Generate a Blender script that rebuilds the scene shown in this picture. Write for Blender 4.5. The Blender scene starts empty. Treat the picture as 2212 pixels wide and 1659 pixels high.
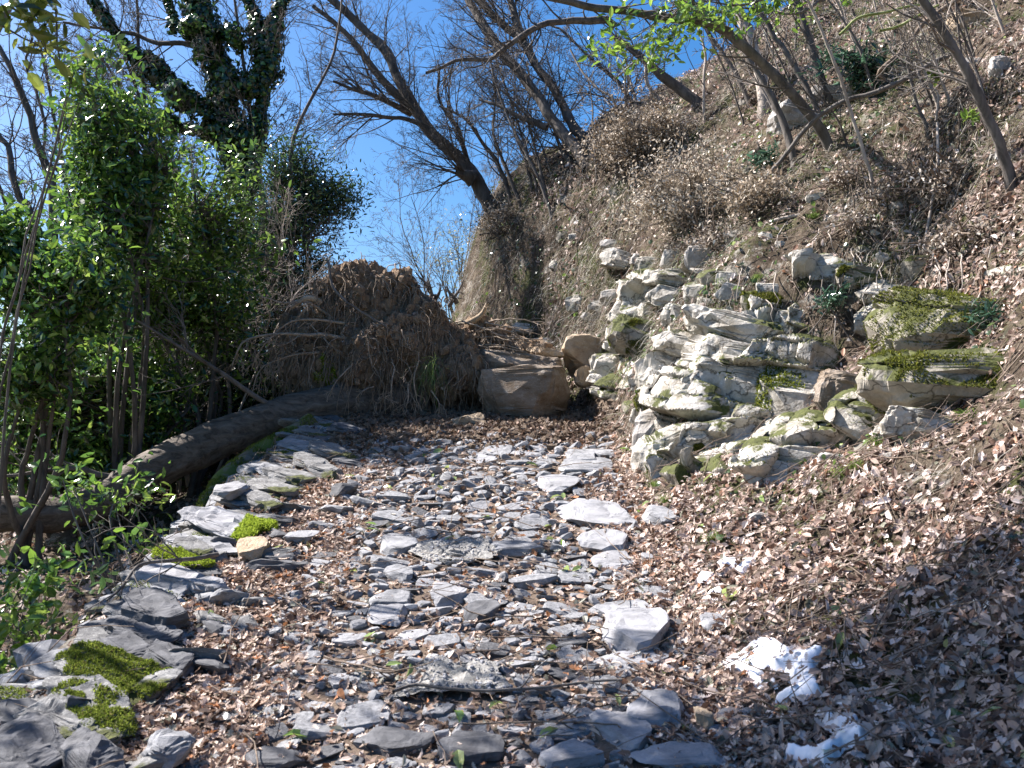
import bpy, bmesh, math, random
import numpy as np
from mathutils import Vector

# ------------------------------------------------------------------ camera, world, sun, exposure
W, Hh, F = 1024.0, 768.0, 1005.0
PITCH = math.radians(3.0)
EYE = np.array([0.0, 0.0, 1.6])
sc = bpy.context.scene
cam_d = bpy.data.cameras.new("camera")
cam_d.sensor_width = 36.0
cam_d.lens = 36.0 * F / W
cam_d.clip_start = 0.05
cam_d.clip_end = 20000.0
cam_d.dof.use_dof = True
cam_d.dof.focus_distance = 6.8
cam_d.dof.aperture_fstop = 6.3
cam = bpy.data.objects.new("camera", cam_d)
cam.location = EYE.tolist()
cam.rotation_euler = (math.radians(90) + PITCH, 0, 0)
sc.collection.objects.link(cam)
sc.camera = cam

SUN_AZ = math.radians(64.0)      # to the left of the view direction
SUN_EL = math.radians(46.0)
SD = np.array([-math.sin(SUN_AZ) * math.cos(SUN_EL), math.cos(SUN_AZ) * math.cos(SUN_EL), math.sin(SUN_EL)])
world = bpy.data.worlds.new("World")
sc.world = world
world.use_nodes = True
wn = world.node_tree.nodes; wl = world.node_tree.links
for n in list(wn): wn.remove(n)
sky = wn.new("ShaderNodeTexSky"); sky.sky_type = 'NISHITA'; sky.sun_disc = False
sky.sun_elevation = SUN_EL; sky.sun_rotation = -SUN_AZ
sky.altitude = 700.0; sky.air_density = 1.0; sky.dust_density = 3.2; sky.ozone_density = 4.0
bg = wn.new("ShaderNodeBackground"); bg.inputs['Strength'].default_value = 0.063
wo = wn.new("ShaderNodeOutputWorld")
hs = wn.new("ShaderNodeHueSaturation"); hs.inputs['Saturation'].default_value = 1.4
wl.new(sky.outputs[0], hs.inputs['Color']); wl.new(hs.outputs[0], bg.inputs[0]); wl.new(bg.outputs[0], wo.inputs[0])
sun_d = bpy.data.lights.new("sun", 'SUN'); sun_d.energy = 5.0; sun_d.angle = math.radians(0.5)
sun_d.color = (1.0, 0.935, 0.9)
sun = bpy.data.objects.new("sun", sun_d)
sun.rotation_euler = Vector(SD.tolist()).to_track_quat('Z', 'Y').to_euler()
sc.collection.objects.link(sun)
sc.view_settings.view_transform = 'Standard'; sc.view_settings.look = 'None'
sc.view_settings.exposure = 1.62; sc.view_settings.gamma = 1.0
sc.cycles.max_bounces = 5; sc.cycles.diffuse_bounces = 2; sc.cycles.glossy_bounces = 2
sc.cycles.transmission_bounces = 3; sc.cycles.transparent_max_bounces = 4
sc.cycles.caustics_reflective = False; sc.cycles.caustics_refractive = False
sc.cycles.sample_clamp_indirect = 4.0

rng = np.random.default_rng(7)
C = sc.collection

# ------------------------------------------------------------------ helpers
def ray(px, py):
    px = np.asarray(px, float); py = np.asarray(py, float)
    a = (px - W / 2) / F; b = (Hh / 2 - py) / F
    cp, sp = math.cos(PITCH), math.sin(PITCH)
    return np.stack([a, cp - b * sp, sp + b * cp], -1)

def P(px, py, Y):
    d = ray(px, py)
    return EYE + d * (np.asarray(Y, float) / d[..., 1])[..., None]

def Pd(X, Yd, Y):                                    # pixels of the 2212-wide overview
    return P(np.asarray(X) * 0.46293, np.asarray(Yd) * 0.46293, Y)

def _h(ix, iy, iz, s):
    n = (ix * 374761393 + iy * 668265263 + iz * 2147483647 % 982451653 + s * 974634777) & 0xffffffff
    n = ((n ^ (n >> 13)) * 1274126177) & 0xffffffff
    n = ((n ^ (n >> 16)) * 2246822519) & 0xffffffff
    return ((n ^ (n >> 15)) & 0xffffff) / float(0xffffff)

_T = np.random.default_rng(1234).random((64, 64, 64)) * 2 - 1
def vnoise(p, s=0):
    p = np.asarray(p, float); i = np.floor(p).astype(np.int64); f = p - i; f = f * f * (3 - 2 * f)
    x0, y0, z0 = (i[..., 0] + s * 7) & 63, (i[..., 1] + s * 13) & 63, (i[..., 2] + s * 29) & 63
    x1, y1, z1 = (x0 + 1) & 63, (y0 + 1) & 63, (z0 + 1) & 63
    fx, fy, fz = f[..., 0], f[..., 1], f[..., 2]
    a = _T[x0, y0, z0] * (1 - fx) + _T[x1, y0, z0] * fx; b = _T[x0, y1, z0] * (1 - fx) + _T[x1, y1, z0] * fx
    c = _T[x0, y0, z1] * (1 - fx) + _T[x1, y0, z1] * fx; d = _T[x0, y1, z1] * (1 - fx) + _T[x1, y1, z1] * fx
    a = a * (1 - fy) + b * fy; c = c * (1 - fy) + d * fy
    return a * (1 - fz) + c * fz

def fbm(p, s=0, o=4):
    p = np.asarray(p, float); r = 0; a = 1.0; t = 0
    for k in range(o):
        r = r + a * vnoise(p * (2.03 ** k), s + k * 17); t += a; a *= 0.5
    return r / t

def nrm(v):
    return v / np.maximum(np.linalg.norm(v, axis=-1, keepdims=True), 1e-9)

def make_mesh(name, v, f, mat=None, smooth=False, col=None):
    v = np.ascontiguousarray(v, dtype=np.float32).reshape(-1, 3); f = np.ascontiguousarray(f, dtype=np.int32)
    me = bpy.data.meshes.new(name)
    k = f.shape[1]
    me.vertices.add(len(v)); me.vertices.foreach_set("co", v.ravel())
    me.loops.add(f.size); me.loops.foreach_set("vertex_index", f.ravel())
    me.polygons.add(len(f)); me.polygons.foreach_set("loop_start", np.arange(0, f.size, k, dtype=np.int32))
    me.polygons.foreach_set("loop_total", np.full(len(f), k, dtype=np.int32))
    me.polygons.foreach_set("use_smooth", np.full(len(f), bool(smooth)))
    if col is not None:
        a = me.attributes.new("Col", 'FLOAT_COLOR', 'POINT')
        c4 = np.ones((len(v), 4), np.float32); c4[:, :3] = col
        a.data.foreach_set("color", c4.ravel())
    if mat is not None: me.materials.append(mat)
    me.update()
    return me

def link(name, me, parent=None, loc=None):
    o = bpy.data.objects.new(name, me); C.objects.link(o)
    if loc is not None: o.location = [float(t) for t in loc]
    if parent is not None: o.parent = parent
    return o

def tag(o, label=None, cat=None, group=None, kind=None):
    if label: o["label"] = label
    if cat: o["category"] = cat
    if group: o["group"] = group
    if kind: o["kind"] = kind
    return o

def empty(name, loc, label, cat, group=None):
    o = bpy.data.objects.new(name, None); C.objects.link(o); o.location = [float(t) for t in loc]
    o.empty_display_size = 0.1
    return tag(o, label, cat, group)

def part(name, v, f, mat, root, smooth=False, col=None, label=None):
    """mesh given in world coordinates, parented to a thing whose origin sits at its base"""
    v = np.asarray(v, float) - np.array(root.location if root.parent is None else root.parent.location)
    if root.parent is not None: v = v - 0.0
    o = link(name, make_mesh(name, v, f, mat, smooth, col), root)
    if label: o["label"] = label
    return o

def solo(name, v, f, mat, label, cat, group=None, smooth=False, col=None, kind=None, base=None):
    v = np.asarray(v, float)
    if base is None:
        base = np.array([v[:, 0].mean(), v[:, 1].mean(), v[:, 2].min()])
    o = link(name, make_mesh(name, v - base, f, mat, smooth, col), None, base)
    return tag(o, label, cat, group, kind)

# ------------------------------------------------------------------ materials
def new_mat(name):
    m = bpy.data.materials.new(name); m.use_nodes = True
    nt = m.node_tree
    for n in list(nt.nodes): nt.nodes.remove(n)
    out = nt.nodes.new("ShaderNodeOutputMaterial")
    return m, nt, out

def nd(nt, t, **kw):
    n = nt.nodes.new(t)
    for k, v in kw.items():
        if k.startswith("i_"):
            key = k[2:]
            key = int(key) if key.isdigit() else key.replace("_", " ")
            n.inputs[key].default_value = v
        else: setattr(n, k, v)
    return n

def ramp(nt, src, stops):
    r = nt.nodes.new("ShaderNodeValToRGB"); cr = r.color_ramp
    while len(cr.elements) > 1: cr.elements.remove(cr.elements[-1])
    cr.elements[0].position = stops[0][0]; cr.elements[0].color = (*stops[0][1], 1)
    for p, c in stops[1:]:
        e = cr.elements.new(p); e.color = (*c, 1)
    nt.links.new(src, r.inputs[0]); return r.outputs[0]

def noise_node(nt, scale, detail=6, rough=0.6, stretch=None, coord='Object', dist=0.0):
    tc = nt.nodes.new("ShaderNodeTexCoord"); vec = tc.outputs[coord]
    if stretch:
        mp = nt.nodes.new("ShaderNodeMapping"); mp.inputs['Scale'].default_value = stretch
        nt.links.new(vec, mp.inputs[0]); vec = mp.outputs[0]
    n = nd(nt, "ShaderNodeTexNoise", i_Scale=scale, i_Detail=detail, i_Roughness=rough, i_Distortion=dist)
    nt.links.new(vec, n.inputs['Vector'])
    return n.outputs['Fac']

def mixc(nt, fac, a, b):
    m = nt.nodes.new("ShaderNodeMix"); m.data_type = 'RGBA'
    nt.links.new(fac, m.inputs[0]) if not isinstance(fac, float) else setattr(m.inputs[0], 'default_value', fac)
    for s, i in ((a, 6), (b, 7)):
        if isinstance(s, tuple): m.inputs[i].default_value = (*s, 1)
        else: nt.links.new(s, m.inputs[i])
    return m.outputs[2]

def bump(nt, h, strength=0.5, dist=0.01):
    b = nd(nt, "ShaderNodeBump", i_Strength=strength, i_Distance=dist)
    nt.links.new(h, b.inputs['Height']); return b.outputs[0]

def rock_mat(name, cols, scale=4.0, moss=0.0, moss_col=((0.035, 0.042, 0.01), (0.1, 0.11, 0.025)), stretch=None, rough=0.85, bs=0.9, lichen=0.0, bd=0.02, stain=0.0):
    m, nt, out = new_mat(name)
    big = noise_node(nt, scale, 8, 0.65, stretch)
    c = ramp(nt, big, cols)
    fine = noise_node(nt, scale * 14, 5, 0.7, stretch)
    c = mixc(nt, ramp(nt, fine, [(0.35, (0.0,) * 3), (0.62, (0.22,) * 3)]), c, (0.09, 0.085, 0.075))
    if stain:
        sn = noise_node(nt, 2.6, 7, 0.7, dist=0.8)
        c = mixc(nt, ramp(nt, sn, [(0.48, (0,) * 3), (0.62, (stain,) * 3)]), c, (0.17, 0.14, 0.09))
        tc = nt.nodes.new("ShaderNodeTexCoord"); mp = nt.nodes.new("ShaderNodeMapping"); mp.inputs['Scale'].default_value = (1, 1, 2.4)
        wob = nd(nt, "ShaderNodeTexNoise", i_Scale=7.0, i_Detail=4.0); nt.links.new(tc.outputs['Object'], wob.inputs['Vector'])
        av = nd(nt, "ShaderNodeVectorMath", operation='MULTIPLY_ADD'); av.inputs[1].default_value = (.25, .25, .25)
        nt.links.new(wob.outputs['Color'], av.inputs[0]); nt.links.new(tc.outputs['Object'], av.inputs[2]); nt.links.new(av.outputs[0], mp.inputs[0])
        vo = nd(nt, "ShaderNodeTexVoronoi", feature='DISTANCE_TO_EDGE', i_Scale=3.2); nt.links.new(mp.outputs[0], vo.inputs['Vector'])
        c = mixc(nt, ramp(nt, vo.outputs['Distance'], [(0.0, (.85,) * 3), (0.035, (0,) * 3)]), c, (0.05, 0.042, 0.03))
    if lichen:
        ln = noise_node(nt, scale * 3.1, 6, 0.75, coord='Generated')
        c = mixc(nt, ramp(nt, ln, [(0.56, (0,) * 3), (0.62, (lichen,) * 3)]), c, (0.62, 0.62, 0.58))
    if moss:
        mn = noise_node(nt, 2.3, 6, 0.65)
        geo = nt.nodes.new("ShaderNodeNewGeometry"); sx = nt.nodes.new("ShaderNodeSeparateXYZ")
        nt.links.new(geo.outputs['Normal'], sx.inputs[0])
        ma = nd(nt, "ShaderNodeMath", operation='MULTIPLY_ADD'); ma.inputs[1].default_value = 0.16; 
        nt.links.new(sx.outputs[2], ma.inputs[0]); nt.links.new(mn, ma.inputs[2])
        t = 0.72 - 0.3 * moss
        fac = ramp(nt, ma.outputs[0], [(t, (0,) * 3), (t + 0.05, (1,) * 3)])
        mc = ramp(nt, noise_node(nt, 45, 4, 0.7), [(0.35, moss_col[0]), (0.7, moss_col[1])])
        c = mixc(nt, fac, c, mc)
    bs_ = nt.nodes.new("ShaderNodeBsdfPrincipled"); bs_.inputs['Roughness'].default_value = rough
    bs_.inputs['Specular IOR Level'].default_value = 0.3
    nt.links.new(c, bs_.inputs['Base Color'])
    crack = nd(nt, "ShaderNodeMath", operation='ADD')
    nt.links.new(big, crack.inputs[0])
    f2 = nd(nt, "ShaderNodeMath", operation='MULTIPLY'); f2.inputs[1].default_value = 0.35
    nt.links.new(fine, f2.inputs[0]); nt.links.new(f2.outputs[0], crack.inputs[1])
    nt.links.new(bump(nt, crack.outputs[0], bs, bd), bs_.inputs['Normal'])
    nt.links.new(bs_.outputs[0], out.inputs[0]); return m

def leaf_mat(name, rough=0.6, trans=0.3, spec=0.3, tcol=1.0):
    m, nt, out = new_mat(name)
    at = nd(nt, "ShaderNodeAttribute", attribute_name="Col")
    p = nt.nodes.new("ShaderNodeBsdfPrincipled"); p.inputs['Roughness'].default_value = rough
    p.inputs['Specular IOR Level'].default_value = spec
    nt.links.new(at.outputs['Color'], p.inputs['Base Color'])
    t = nt.nodes.new("ShaderNodeBsdfTranslucent")
    g = nd(nt, "ShaderNodeVectorMath", operation='SCALE'); g.inputs['Scale'].default_value = tcol
    nt.links.new(at.outputs['Color'], g.inputs[0]); nt.links.new(g.outputs[0], t.inputs['Color'])
    mx = nt.nodes.new("ShaderNodeMixShader"); mx.inputs[0].default_value = trans
    nt.links.new(p.outputs[0], mx.inputs[1]); nt.links.new(t.outputs[0], mx.inputs[2])
    nt.links.new(mx.outputs[0], out.inputs[0]); return m

def bark_mat(name, c0, c1, scale=14, moss=0.0, stretch=(1, 1, 0.25), bd=0.01, mossc=(0.12, 0.15, 0.03)):
    m, nt, out = new_mat(name)
    n = noise_node(nt, scale, 7, 0.7, stretch, dist=0.6)
    c = ramp(nt, n, [(0.32, c0), (0.68, c1)])
    if moss:
        mn = noise_node(nt, 3.0, 6, 0.7)
        t = 0.75 - 0.35 * moss
        c = mixc(nt, ramp(nt, mn, [(t, (0,) * 3), (t + 0.08, (1,) * 3)]), c, mossc)
    p = nt.nodes.new("ShaderNodeBsdfPrincipled"); p.inputs['Roughness'].default_value = 0.85
    p.inputs['Specular IOR Level'].default_value = 0.25
    nt.links.new(c, p.inputs['Base Color'])
    nt.links.new(bump(nt, n, 1.0, bd), p.inputs['Normal'])
    nt.links.new(p.outputs[0], out.inputs[0]); return m

def soil_mat(name, cols, scale=7, bd=0.02, patches=False):
    m, nt, out = new_mat(name)
    n = noise_node(nt, scale, 9, 0.75)
    c = ramp(nt, n, cols)
    f = noise_node(nt, scale * 9, 5, 0.8)
    c = mixc(nt, ramp(nt, f, [(0.5, (0,) * 3), (0.66, (0.5,) * 3)]), c, cols[-1][1])
    if patches:
        c = mixc(nt, ramp(nt, noise_node(nt, 1.9, 6, 0.7), [(0.52, (0,) * 3), (0.6, (0.9,) * 3)]), c, (0.07, 0.08, 0.028))
        c = mixc(nt, ramp(nt, noise_node(nt, 2.7, 7, 0.75, stretch=(1, 1, 1.7)), [(0.56, (0,) * 3), (0.62, (0.8,) * 3)]), c, (0.34, 0.32, 0.28))
    p = nt.nodes.new("ShaderNodeBsdfPrincipled"); p.inputs['Roughness'].default_value = 0.95
    p.inputs['Specular IOR Level'].default_value = 0.1
    nt.links.new(c, p.inputs['Base Color'])
    nt.links.new(bump(nt, f, 1.0, bd), p.inputs['Normal'])
    nt.links.new(p.outputs[0], out.inputs[0]); return m

M = {}
M['bank'] = soil_mat('bank_soil', [(0.3, (0.03, 0.022, 0.016)), (0.5, (0.085, 0.065, 0.047)), (0.72, (0.26, 0.215, 0.16))], patches=True)
M['path'] = soil_mat('path_soil', [(0.3, (0.08, 0.06, 0.045)), (0.5, (0.16, 0.12, 0.09)), (0.72, (0.26, 0.21, 0.165))], 9, 0.01)
M['limestone'] = rock_mat('limestone', [(0.3, (0.17, 0.15, 0.115)), (0.46, (0.49, 0.46, 0.4)), (0.68, (0.66, 0.63, 0.58))], 4.0, moss=0.4, lichen=0.5, stain=.75)
M['limestone_mossy'] = rock_mat('limestone_mossy', [(0.3, (0.17, 0.145, 0.11)), (0.5, (0.36, 0.33, 0.27)), (0.75, (0.52, 0.48, 0.42))], 4.0, moss=0.8, stain=.7)
M['limestone_bare'] = rock_mat('limestone_bare', [(0.3, (0.2, 0.17, 0.14)), (0.5, (0.42, 0.4, 0.37)), (0.75, (0.62, 0.6, 0.56))], 5.0, lichen=0.3)
M['slate'] = rock_mat('slate', [(0.3, (0.1, 0.105, 0.115)), (0.5, (0.24, 0.245, 0.255)), (0.75, (0.4, 0.41, 0.43))], 9.0, stretch=(1, 1, 3), lichen=0.35, bd=0.008)
M['slate_dark_and_shaded'] = rock_mat('slate_dark_and_shaded', [(0.3, (0.04, 0.042, 0.048)), (0.5, (0.1, 0.103, 0.11)), (0.75, (0.2, 0.203, 0.215))], 9.0, stretch=(1, 1, 3), bd=0.008)  # dark slate, lowered further to hold the shade on the near wall
M['slate_light'] = rock_mat('slate_light', [(0.3, (0.17, 0.172, 0.18)), (0.5, (0.3, 0.303, 0.315)), (0.75, (0.43, 0.437, 0.455))], 7.0, stretch=(1, 1, 3), bd=0.008)
M['edge'] = rock_mat('edge_stone', [(0.3, (0.07, 0.07, 0.07)), (0.5, (0.17, 0.17, 0.168)), (0.75, (0.33, 0.33, 0.32))], 7.0, moss=0.25, stretch=(1, 1, 4), lichen=0.35, bd=0.014)
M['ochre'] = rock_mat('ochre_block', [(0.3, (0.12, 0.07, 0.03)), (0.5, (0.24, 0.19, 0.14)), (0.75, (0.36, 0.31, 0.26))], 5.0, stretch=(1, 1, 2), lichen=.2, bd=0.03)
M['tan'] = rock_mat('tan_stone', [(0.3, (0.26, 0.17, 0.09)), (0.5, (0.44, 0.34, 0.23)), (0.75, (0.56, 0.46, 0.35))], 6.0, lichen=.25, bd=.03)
M['mortar'] = rock_mat('mortar', [(0.3, (0.22, 0.21, 0.19)), (0.5, (0.42, 0.41, 0.38)), (0.75, (0.6, 0.59, 0.55))], 60.0, bd=0.02)
M['red'] = rock_mat('red_paint', [(0.3, (0.5, 0.13, 0.15)), (0.75, (0.72, 0.3, 0.32))], 20.0)
M['litter'] = leaf_mat('dead_leaf', 0.6, 0.22, 0.3, 0.9)
M['evergreen'] = leaf_mat('evergreen_leaf', 0.2, 0.34, 0.9, 1.45)
M['ivy'] = leaf_mat('ivy_leaf', 0.25, 0.28, 0.8, 1.7)
M['grass'] = leaf_mat('grass_blade', 0.5, 0.3, 0.3, 1.0)
M['moss'] = leaf_mat('moss_blade', 0.8, 0.4, 0.1, 1.3)
M['bark_dark'] = bark_mat('bark_dark', (0.04, 0.033, 0.028), (0.17, 0.15, 0.13))
M['bark_fallen'] = bark_mat('bark_fallen', (0.045, 0.037, 0.03), (0.21, 0.18, 0.15), 22, moss=0.25, stretch=(0.3, 1, 1), bd=0.02)
M['bark_mossy'] = bark_mat('bark_mossy', (0.08, 0.065, 0.045), (0.24, 0.2, 0.15), 16, moss=0.8, bd=0.015)
M['bark_grey'] = bark_mat('bark_grey', (0.06, 0.052, 0.045), (0.21, 0.19, 0.17))
M['bark_pale'] = bark_mat('bark_pale', (0.26, 0.22, 0.18), (0.52, 0.46, 0.4))
M['twig'] = bark_mat('twig', (0.1, 0.075, 0.055), (0.28, 0.22, 0.17), 30)
M['root'] = bark_mat('root', (0.15, 0.115, 0.085), (0.46, 0.37, 0.28), 30)
M['green_stem'] = bark_mat('green_stem', (0.16, 0.2, 0.05), (0.34, 0.38, 0.14), 20)
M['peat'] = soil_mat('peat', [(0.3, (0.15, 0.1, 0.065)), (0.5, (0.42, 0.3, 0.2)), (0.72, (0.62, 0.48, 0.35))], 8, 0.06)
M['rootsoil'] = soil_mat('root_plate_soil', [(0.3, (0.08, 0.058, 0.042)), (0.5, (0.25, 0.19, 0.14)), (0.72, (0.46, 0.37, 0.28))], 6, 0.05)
m, nt, out = new_mat('snow'); p = nt.nodes.new("ShaderNodeBsdfPrincipled")
p.inputs['Base Color'].default_value = (0.88, 0.89, 0.92, 1); p.inputs['Roughness'].default_value = 0.6
nt.links.new(bump(nt, noise_node(nt, 60, 4, 0.6), 0.4, 0.005), p.inputs['Normal'])
nt.links.new(p.outputs[0], out.inputs[0]); M['snow'] = m
m, nt, out = new_mat('far_forest'); p = nt.nodes.new("ShaderNodeBsdfPrincipled"); p.inputs['Roughness'].default_value = 1
nt.links.new(ramp(nt, noise_node(nt, 0.02, 8, 0.7), [(0.35, (0.05, 0.06, 0.03)), (0.7, (0.13, 0.12, 0.08))]), p.inputs['Base Color'])
nt.links.new(p.outputs[0], out.inputs[0]); M['far'] = m

# ------------------------------------------------------------------ terrain height field
DG = np.array([0, .15, .3, .5, .75, 1, 1.5, 2, 2.5, 3, 4, 6, 10, 20, 60.])
ST = [(-8, [0, .03, .08, .17, .32, .5, .85, 1.2, 1.55, 1.9, 2.6, 4, 7, 13, 30]),
      (2, [0, .03, .08, .17, .32, .5, .85, 1.2, 1.55, 1.9, 2.6, 4, 7, 13, 30]),
      (3, [0, .03, .09, .2, .36, .52, .9, 1.3, 1.7, 2.1, 2.8, 4.2, 7, 13, 30]),
      (4, [0, .04, .1, .22, .4, .62, 1.05, 1.5, 1.9, 2.3, 3.1, 4.6, 7.5, 13, 30]),
      (5, [0, .04, .1, .2, .35, .5, .85, 1.45, 2.0, 2.5, 3.4, 5, 8, 14, 30]),
      (6, [0, .05, .12, .22, .32, .45, .95, 1.65, 2.25, 2.8, 3.8, 5.6, 8.5, 14, 30]),
      (6.6, [0, .1, .3, .6, .85, 1.1, 1.65, 2.2, 2.7, 3.2, 4.1, 5.8, 8.8, 14, 30]),
      (7, [0, .1, .45, .9, 1.2, 1.45, 1.95, 2.4, 2.8, 3.25, 4.2, 6, 9, 14, 30]),
      (8.5, [0, .25, .75, 1.25, 1.6, 1.85, 2.45, 2.95, 3.35, 3.75, 4.6, 6.2, 9, 14, 30]),
      (10, [0, .3, .95, 1.75, 2.2, 2.45, 2.82, 3.1, 3.45, 3.8, 4.6, 6.2, 9, 14, 30]),
      (12, [0, .3, .8, 1.65, 2.2, 2.4, 2.68, 2.9, 3.1, 3.35, 4.1, 5.6, 8.5, 14, 30]),
      (16, [0, .15, .4, .7, 1, 1.2, 1.5, 1.8, 2.0, 2.2, 2.6, 3.4, 6, 12, 28]),
      (60, [0, .15, .4, .7, 1, 1.2, 1.5, 1.8, 2.0, 2.2, 2.6, 3.4, 6, 12, 28])]
SY = np.array([s[0] for s in ST], float); TB = np.array([s[1] for s in ST], float)
LE = np.array([0, .05, .14, .35, 1, 2, 3, 5, 8, 15, 30, 80.])
LZ = np.array([0, -.04, -.5, -.75, -.82, -.95, -1.2, -2.0, -4, -9, -20, -50.])

def zp(y): return np.interp(y, [-8, 10, 16, 60], [-1.68, 2.1, 3.06, 6.0])
def xr(y): return np.interp(y, [-8, 8.6, 9, 10, 11, 12, 13, 14, 16, 20, 30, 60], [.65, .65, .56, .1, -.55, -.95, -.9, -.3, 1.4, 4, 8, 20])
def xl(y): return xr(y) - 2.35

def H(x, y, noise=True):
    x = np.asarray(x, float); y = np.asarray(y, float)
    d = x - xr(y); e = xl(y) - x
    dd = np.clip(d, 0, 59.9)
    j = np.clip(np.searchsorted(DG, dd, side='right') - 1, 0, len(DG) - 2)
    fx = (dd - DG[j]) / (DG[j + 1] - DG[j])
    yy = np.clip(y, SY[0], SY[-1] - 1e-6)
    i = np.clip(np.searchsorted(SY, yy, side='right') - 1, 0, len(SY) - 2)
    fy = (yy - SY[i]) / (SY[i + 1] - SY[i]); fy = fy * fy * (3 - 2 * fy)
    h = (TB[i, j] * (1 - fx) + TB[i, j + 1] * fx) * (1 - fy) + (TB[i + 1, j] * (1 - fx) + TB[i + 1, j + 1] * fx) * fy
    l = np.interp(np.clip(e, 0, 79), LE, LZ)
    z = zp(y) + np.where(d > 0, h, 0) + np.where(e > 0, l, 0)
    if noise:
        q = np.stack([x, y, np.zeros_like(x)], -1)
        wr = np.clip(d / 0.6, 0, 1); wl_ = np.clip(e / 0.6, 0, 1); w = np.maximum(wr, wl_)
        far = np.clip((d - 0.8) / 3, 0, 1)
        z = z + fbm(q * 5.0, 3, 3) * (0.018 + 0.06 * w + .03 * far) + fbm(q * 1.3, 9, 3) * (0.0 + 0.14 * w + 0.22 * far) + fbm(q * 2.7, 12, 2) * 0.1 * far
    return z

def HN(x, y, noise=True):
    e = 0.02
    return nrm(np.stack([-(H(x + e, y, noise) - H(x - e, y, noise)) / (2 * e), -(H(x, y + e, noise) - H(x, y - e, noise)) / (2 * e), np.ones_like(np.asarray(x, float))], -1))

def hit(px, py, t0=1.2, t1=60):
    """first place where the ray through a pixel meets the ground"""
    d = ray(px, py); t = np.concatenate([np.arange(t0, 16, 0.01), np.arange(16, t1, 0.1)])
    p = EYE + d * t[:, None]
    below = np.nonzero(p[:, 2] < H(p[:, 0], p[:, 1]))[0]
    if len(below) == 0: return None
    return p[below[0]]

def hitd(X, Yd): return hit(X * 0.46293, Yd * 0.46293)

def grid_mesh(xs, ys, zf):
    X, Y = np.meshgrid(xs, ys); Z = zf(X, Y)
    v = np.stack([X, Y, Z], -1).reshape(-1, 3); nx = len(xs); ny = len(ys)
    a = (np.arange(ny - 1)[:, None] * nx + np.arange(nx - 1)[None]).ravel()
    return v, np.stack([a, a + 1, a + nx + 1, a + nx], -1)

xs = np.concatenate([np.linspace(-70, -12, 30)[:-1], np.linspace(-12, -3, 60)[:-1], np.linspace(-3, 4.5, 330)[:-1], np.linspace(4.5, 12, 70)[:-1], np.linspace(12, 50, 30)])
ys = np.concatenate([np.linspace(-8, 1, 24)[:-1], np.linspace(1, 12.5, 420)[:-1], np.linspace(12.5, 22, 70)[:-1], np.linspace(22, 60, 40)])
v, f = grid_mesh(xs, ys, H)
tag(link('hillside', make_mesh('hillside', v, f, M['bank'], True)), kind='structure')
# the trodden path: its own sheet a little above the hillside
us = np.linspace(0, 1, 110); pys = np.linspace(-2, 13, 520)
U, PY = np.meshgrid(us, pys); PX = xl(PY) + 0.1 + U * 2.3
PZ = H(PX, PY) + 0.006 * np.minimum(1, np.minimum(U, 1 - U) * 20) - 0.004
nx = len(us); a = (np.arange(len(pys) - 1)[:, None] * nx + np.arange(nx - 1)[None]).ravel()
tag(link('path', make_mesh('path', np.stack([PX, PY, PZ + 0.002], -1).reshape(-1, 3), np.stack([a, a + 1, a + nx + 1, a + nx], -1), M['path'], True)), kind='structure')
# far valley floor and wooded hills seen through gaps on the left
g = np.linspace(-6000, 6000, 40)
v, f = grid_mesh(g, g, lambda X, Y: np.full_like(X, -55.0) + np.maximum(0, np.hypot(X, Y) - 600) * 0.0)
tag(link('ground', make_mesh('ground', v, f, M['far'], True)), kind='structure')
gx = np.linspace(-5000, 800, 120); gy = np.linspace(1500, 4200, 40)
v, f = grid_mesh(gx, gy, lambda X, Y: -60 + 260 * np.exp(-((Y - 2800) / 700) ** 2) * (0.7 + 0.5 * fbm(np.stack([X / 700, Y / 700, X * 0], -1), 5, 4)))
tag(link('hills', make_mesh('hills', v, f, M['far'], True)), kind='structure')

# ------------------------------------------------------------------ rocks
_ico = {}
def ico(level):
    if level not in _ico:
        bm = bmesh.new(); bmesh.ops.create_icosphere(bm, subdivisions=level, radius=1.0)
        _ico[level] = (np.array([q.co[:] for q in bm.verts]), np.array([[q.index for q in t.verts] for t in bm.faces]))
        bm.free()
    return _ico[level]

def rock(seed, dims, level=3, cuts=12, rough=0.05, strata=0.0, boxy=0.55, cmin=0.5, nf=3.0, flat=0):
    r = np.random.default_rng(seed); v, f = ico(level); v = v.copy()
    v = np.sign(v) * np.abs(v) ** boxy; v = v / np.maximum(np.abs(v).max(1, keepdims=True) ** 0.5 * np.linalg.norm(v, axis=1, keepdims=True) ** 0.5, 1e-6)
    for k in range(cuts):
        n = nrm(r.normal(size=3) * np.array([1, 1, 0.8])); d = r.uniform(cmin, 0.95)
        t = v @ n - d; v = v - np.where(t > 0, t, 0)[:, None] * n
    v = v / np.abs(v).max(0)
    if flat:
        t = v[:, 2] - flat + .12 * v[:, 0] * r.uniform(-1, 1); v[:, 2] -= np.where(t > 0, t * .85, 0)
    off = r.uniform(-50, 50, 3); dims = np.asarray(dims, float)
    if strata:
        k = v[:, 2] * r.uniform(2.2, 4.2) + 0.25 * vnoise(v * 1.3 + off, 1)
        s = vnoise(np.stack([np.floor(k) * 3.7, np.zeros(len(v)), np.zeros(len(v))], -1) + off[None] * 1.0, 5)
        v[:, :2] *= (1 + strata * s)[:, None]
    v = v * dims / 2
    m = dims.mean()
    dirn = nrm(v / dims)
    v = v + dirn * (fbm(v / m * nf + off, 2, 4) * rough * m * 2)[:, None]
    v = v + dirn * (np.abs(vnoise(v / m * nf * 2.5 + off, 8)) * -rough * m)[:, None]
    return v, f

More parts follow.
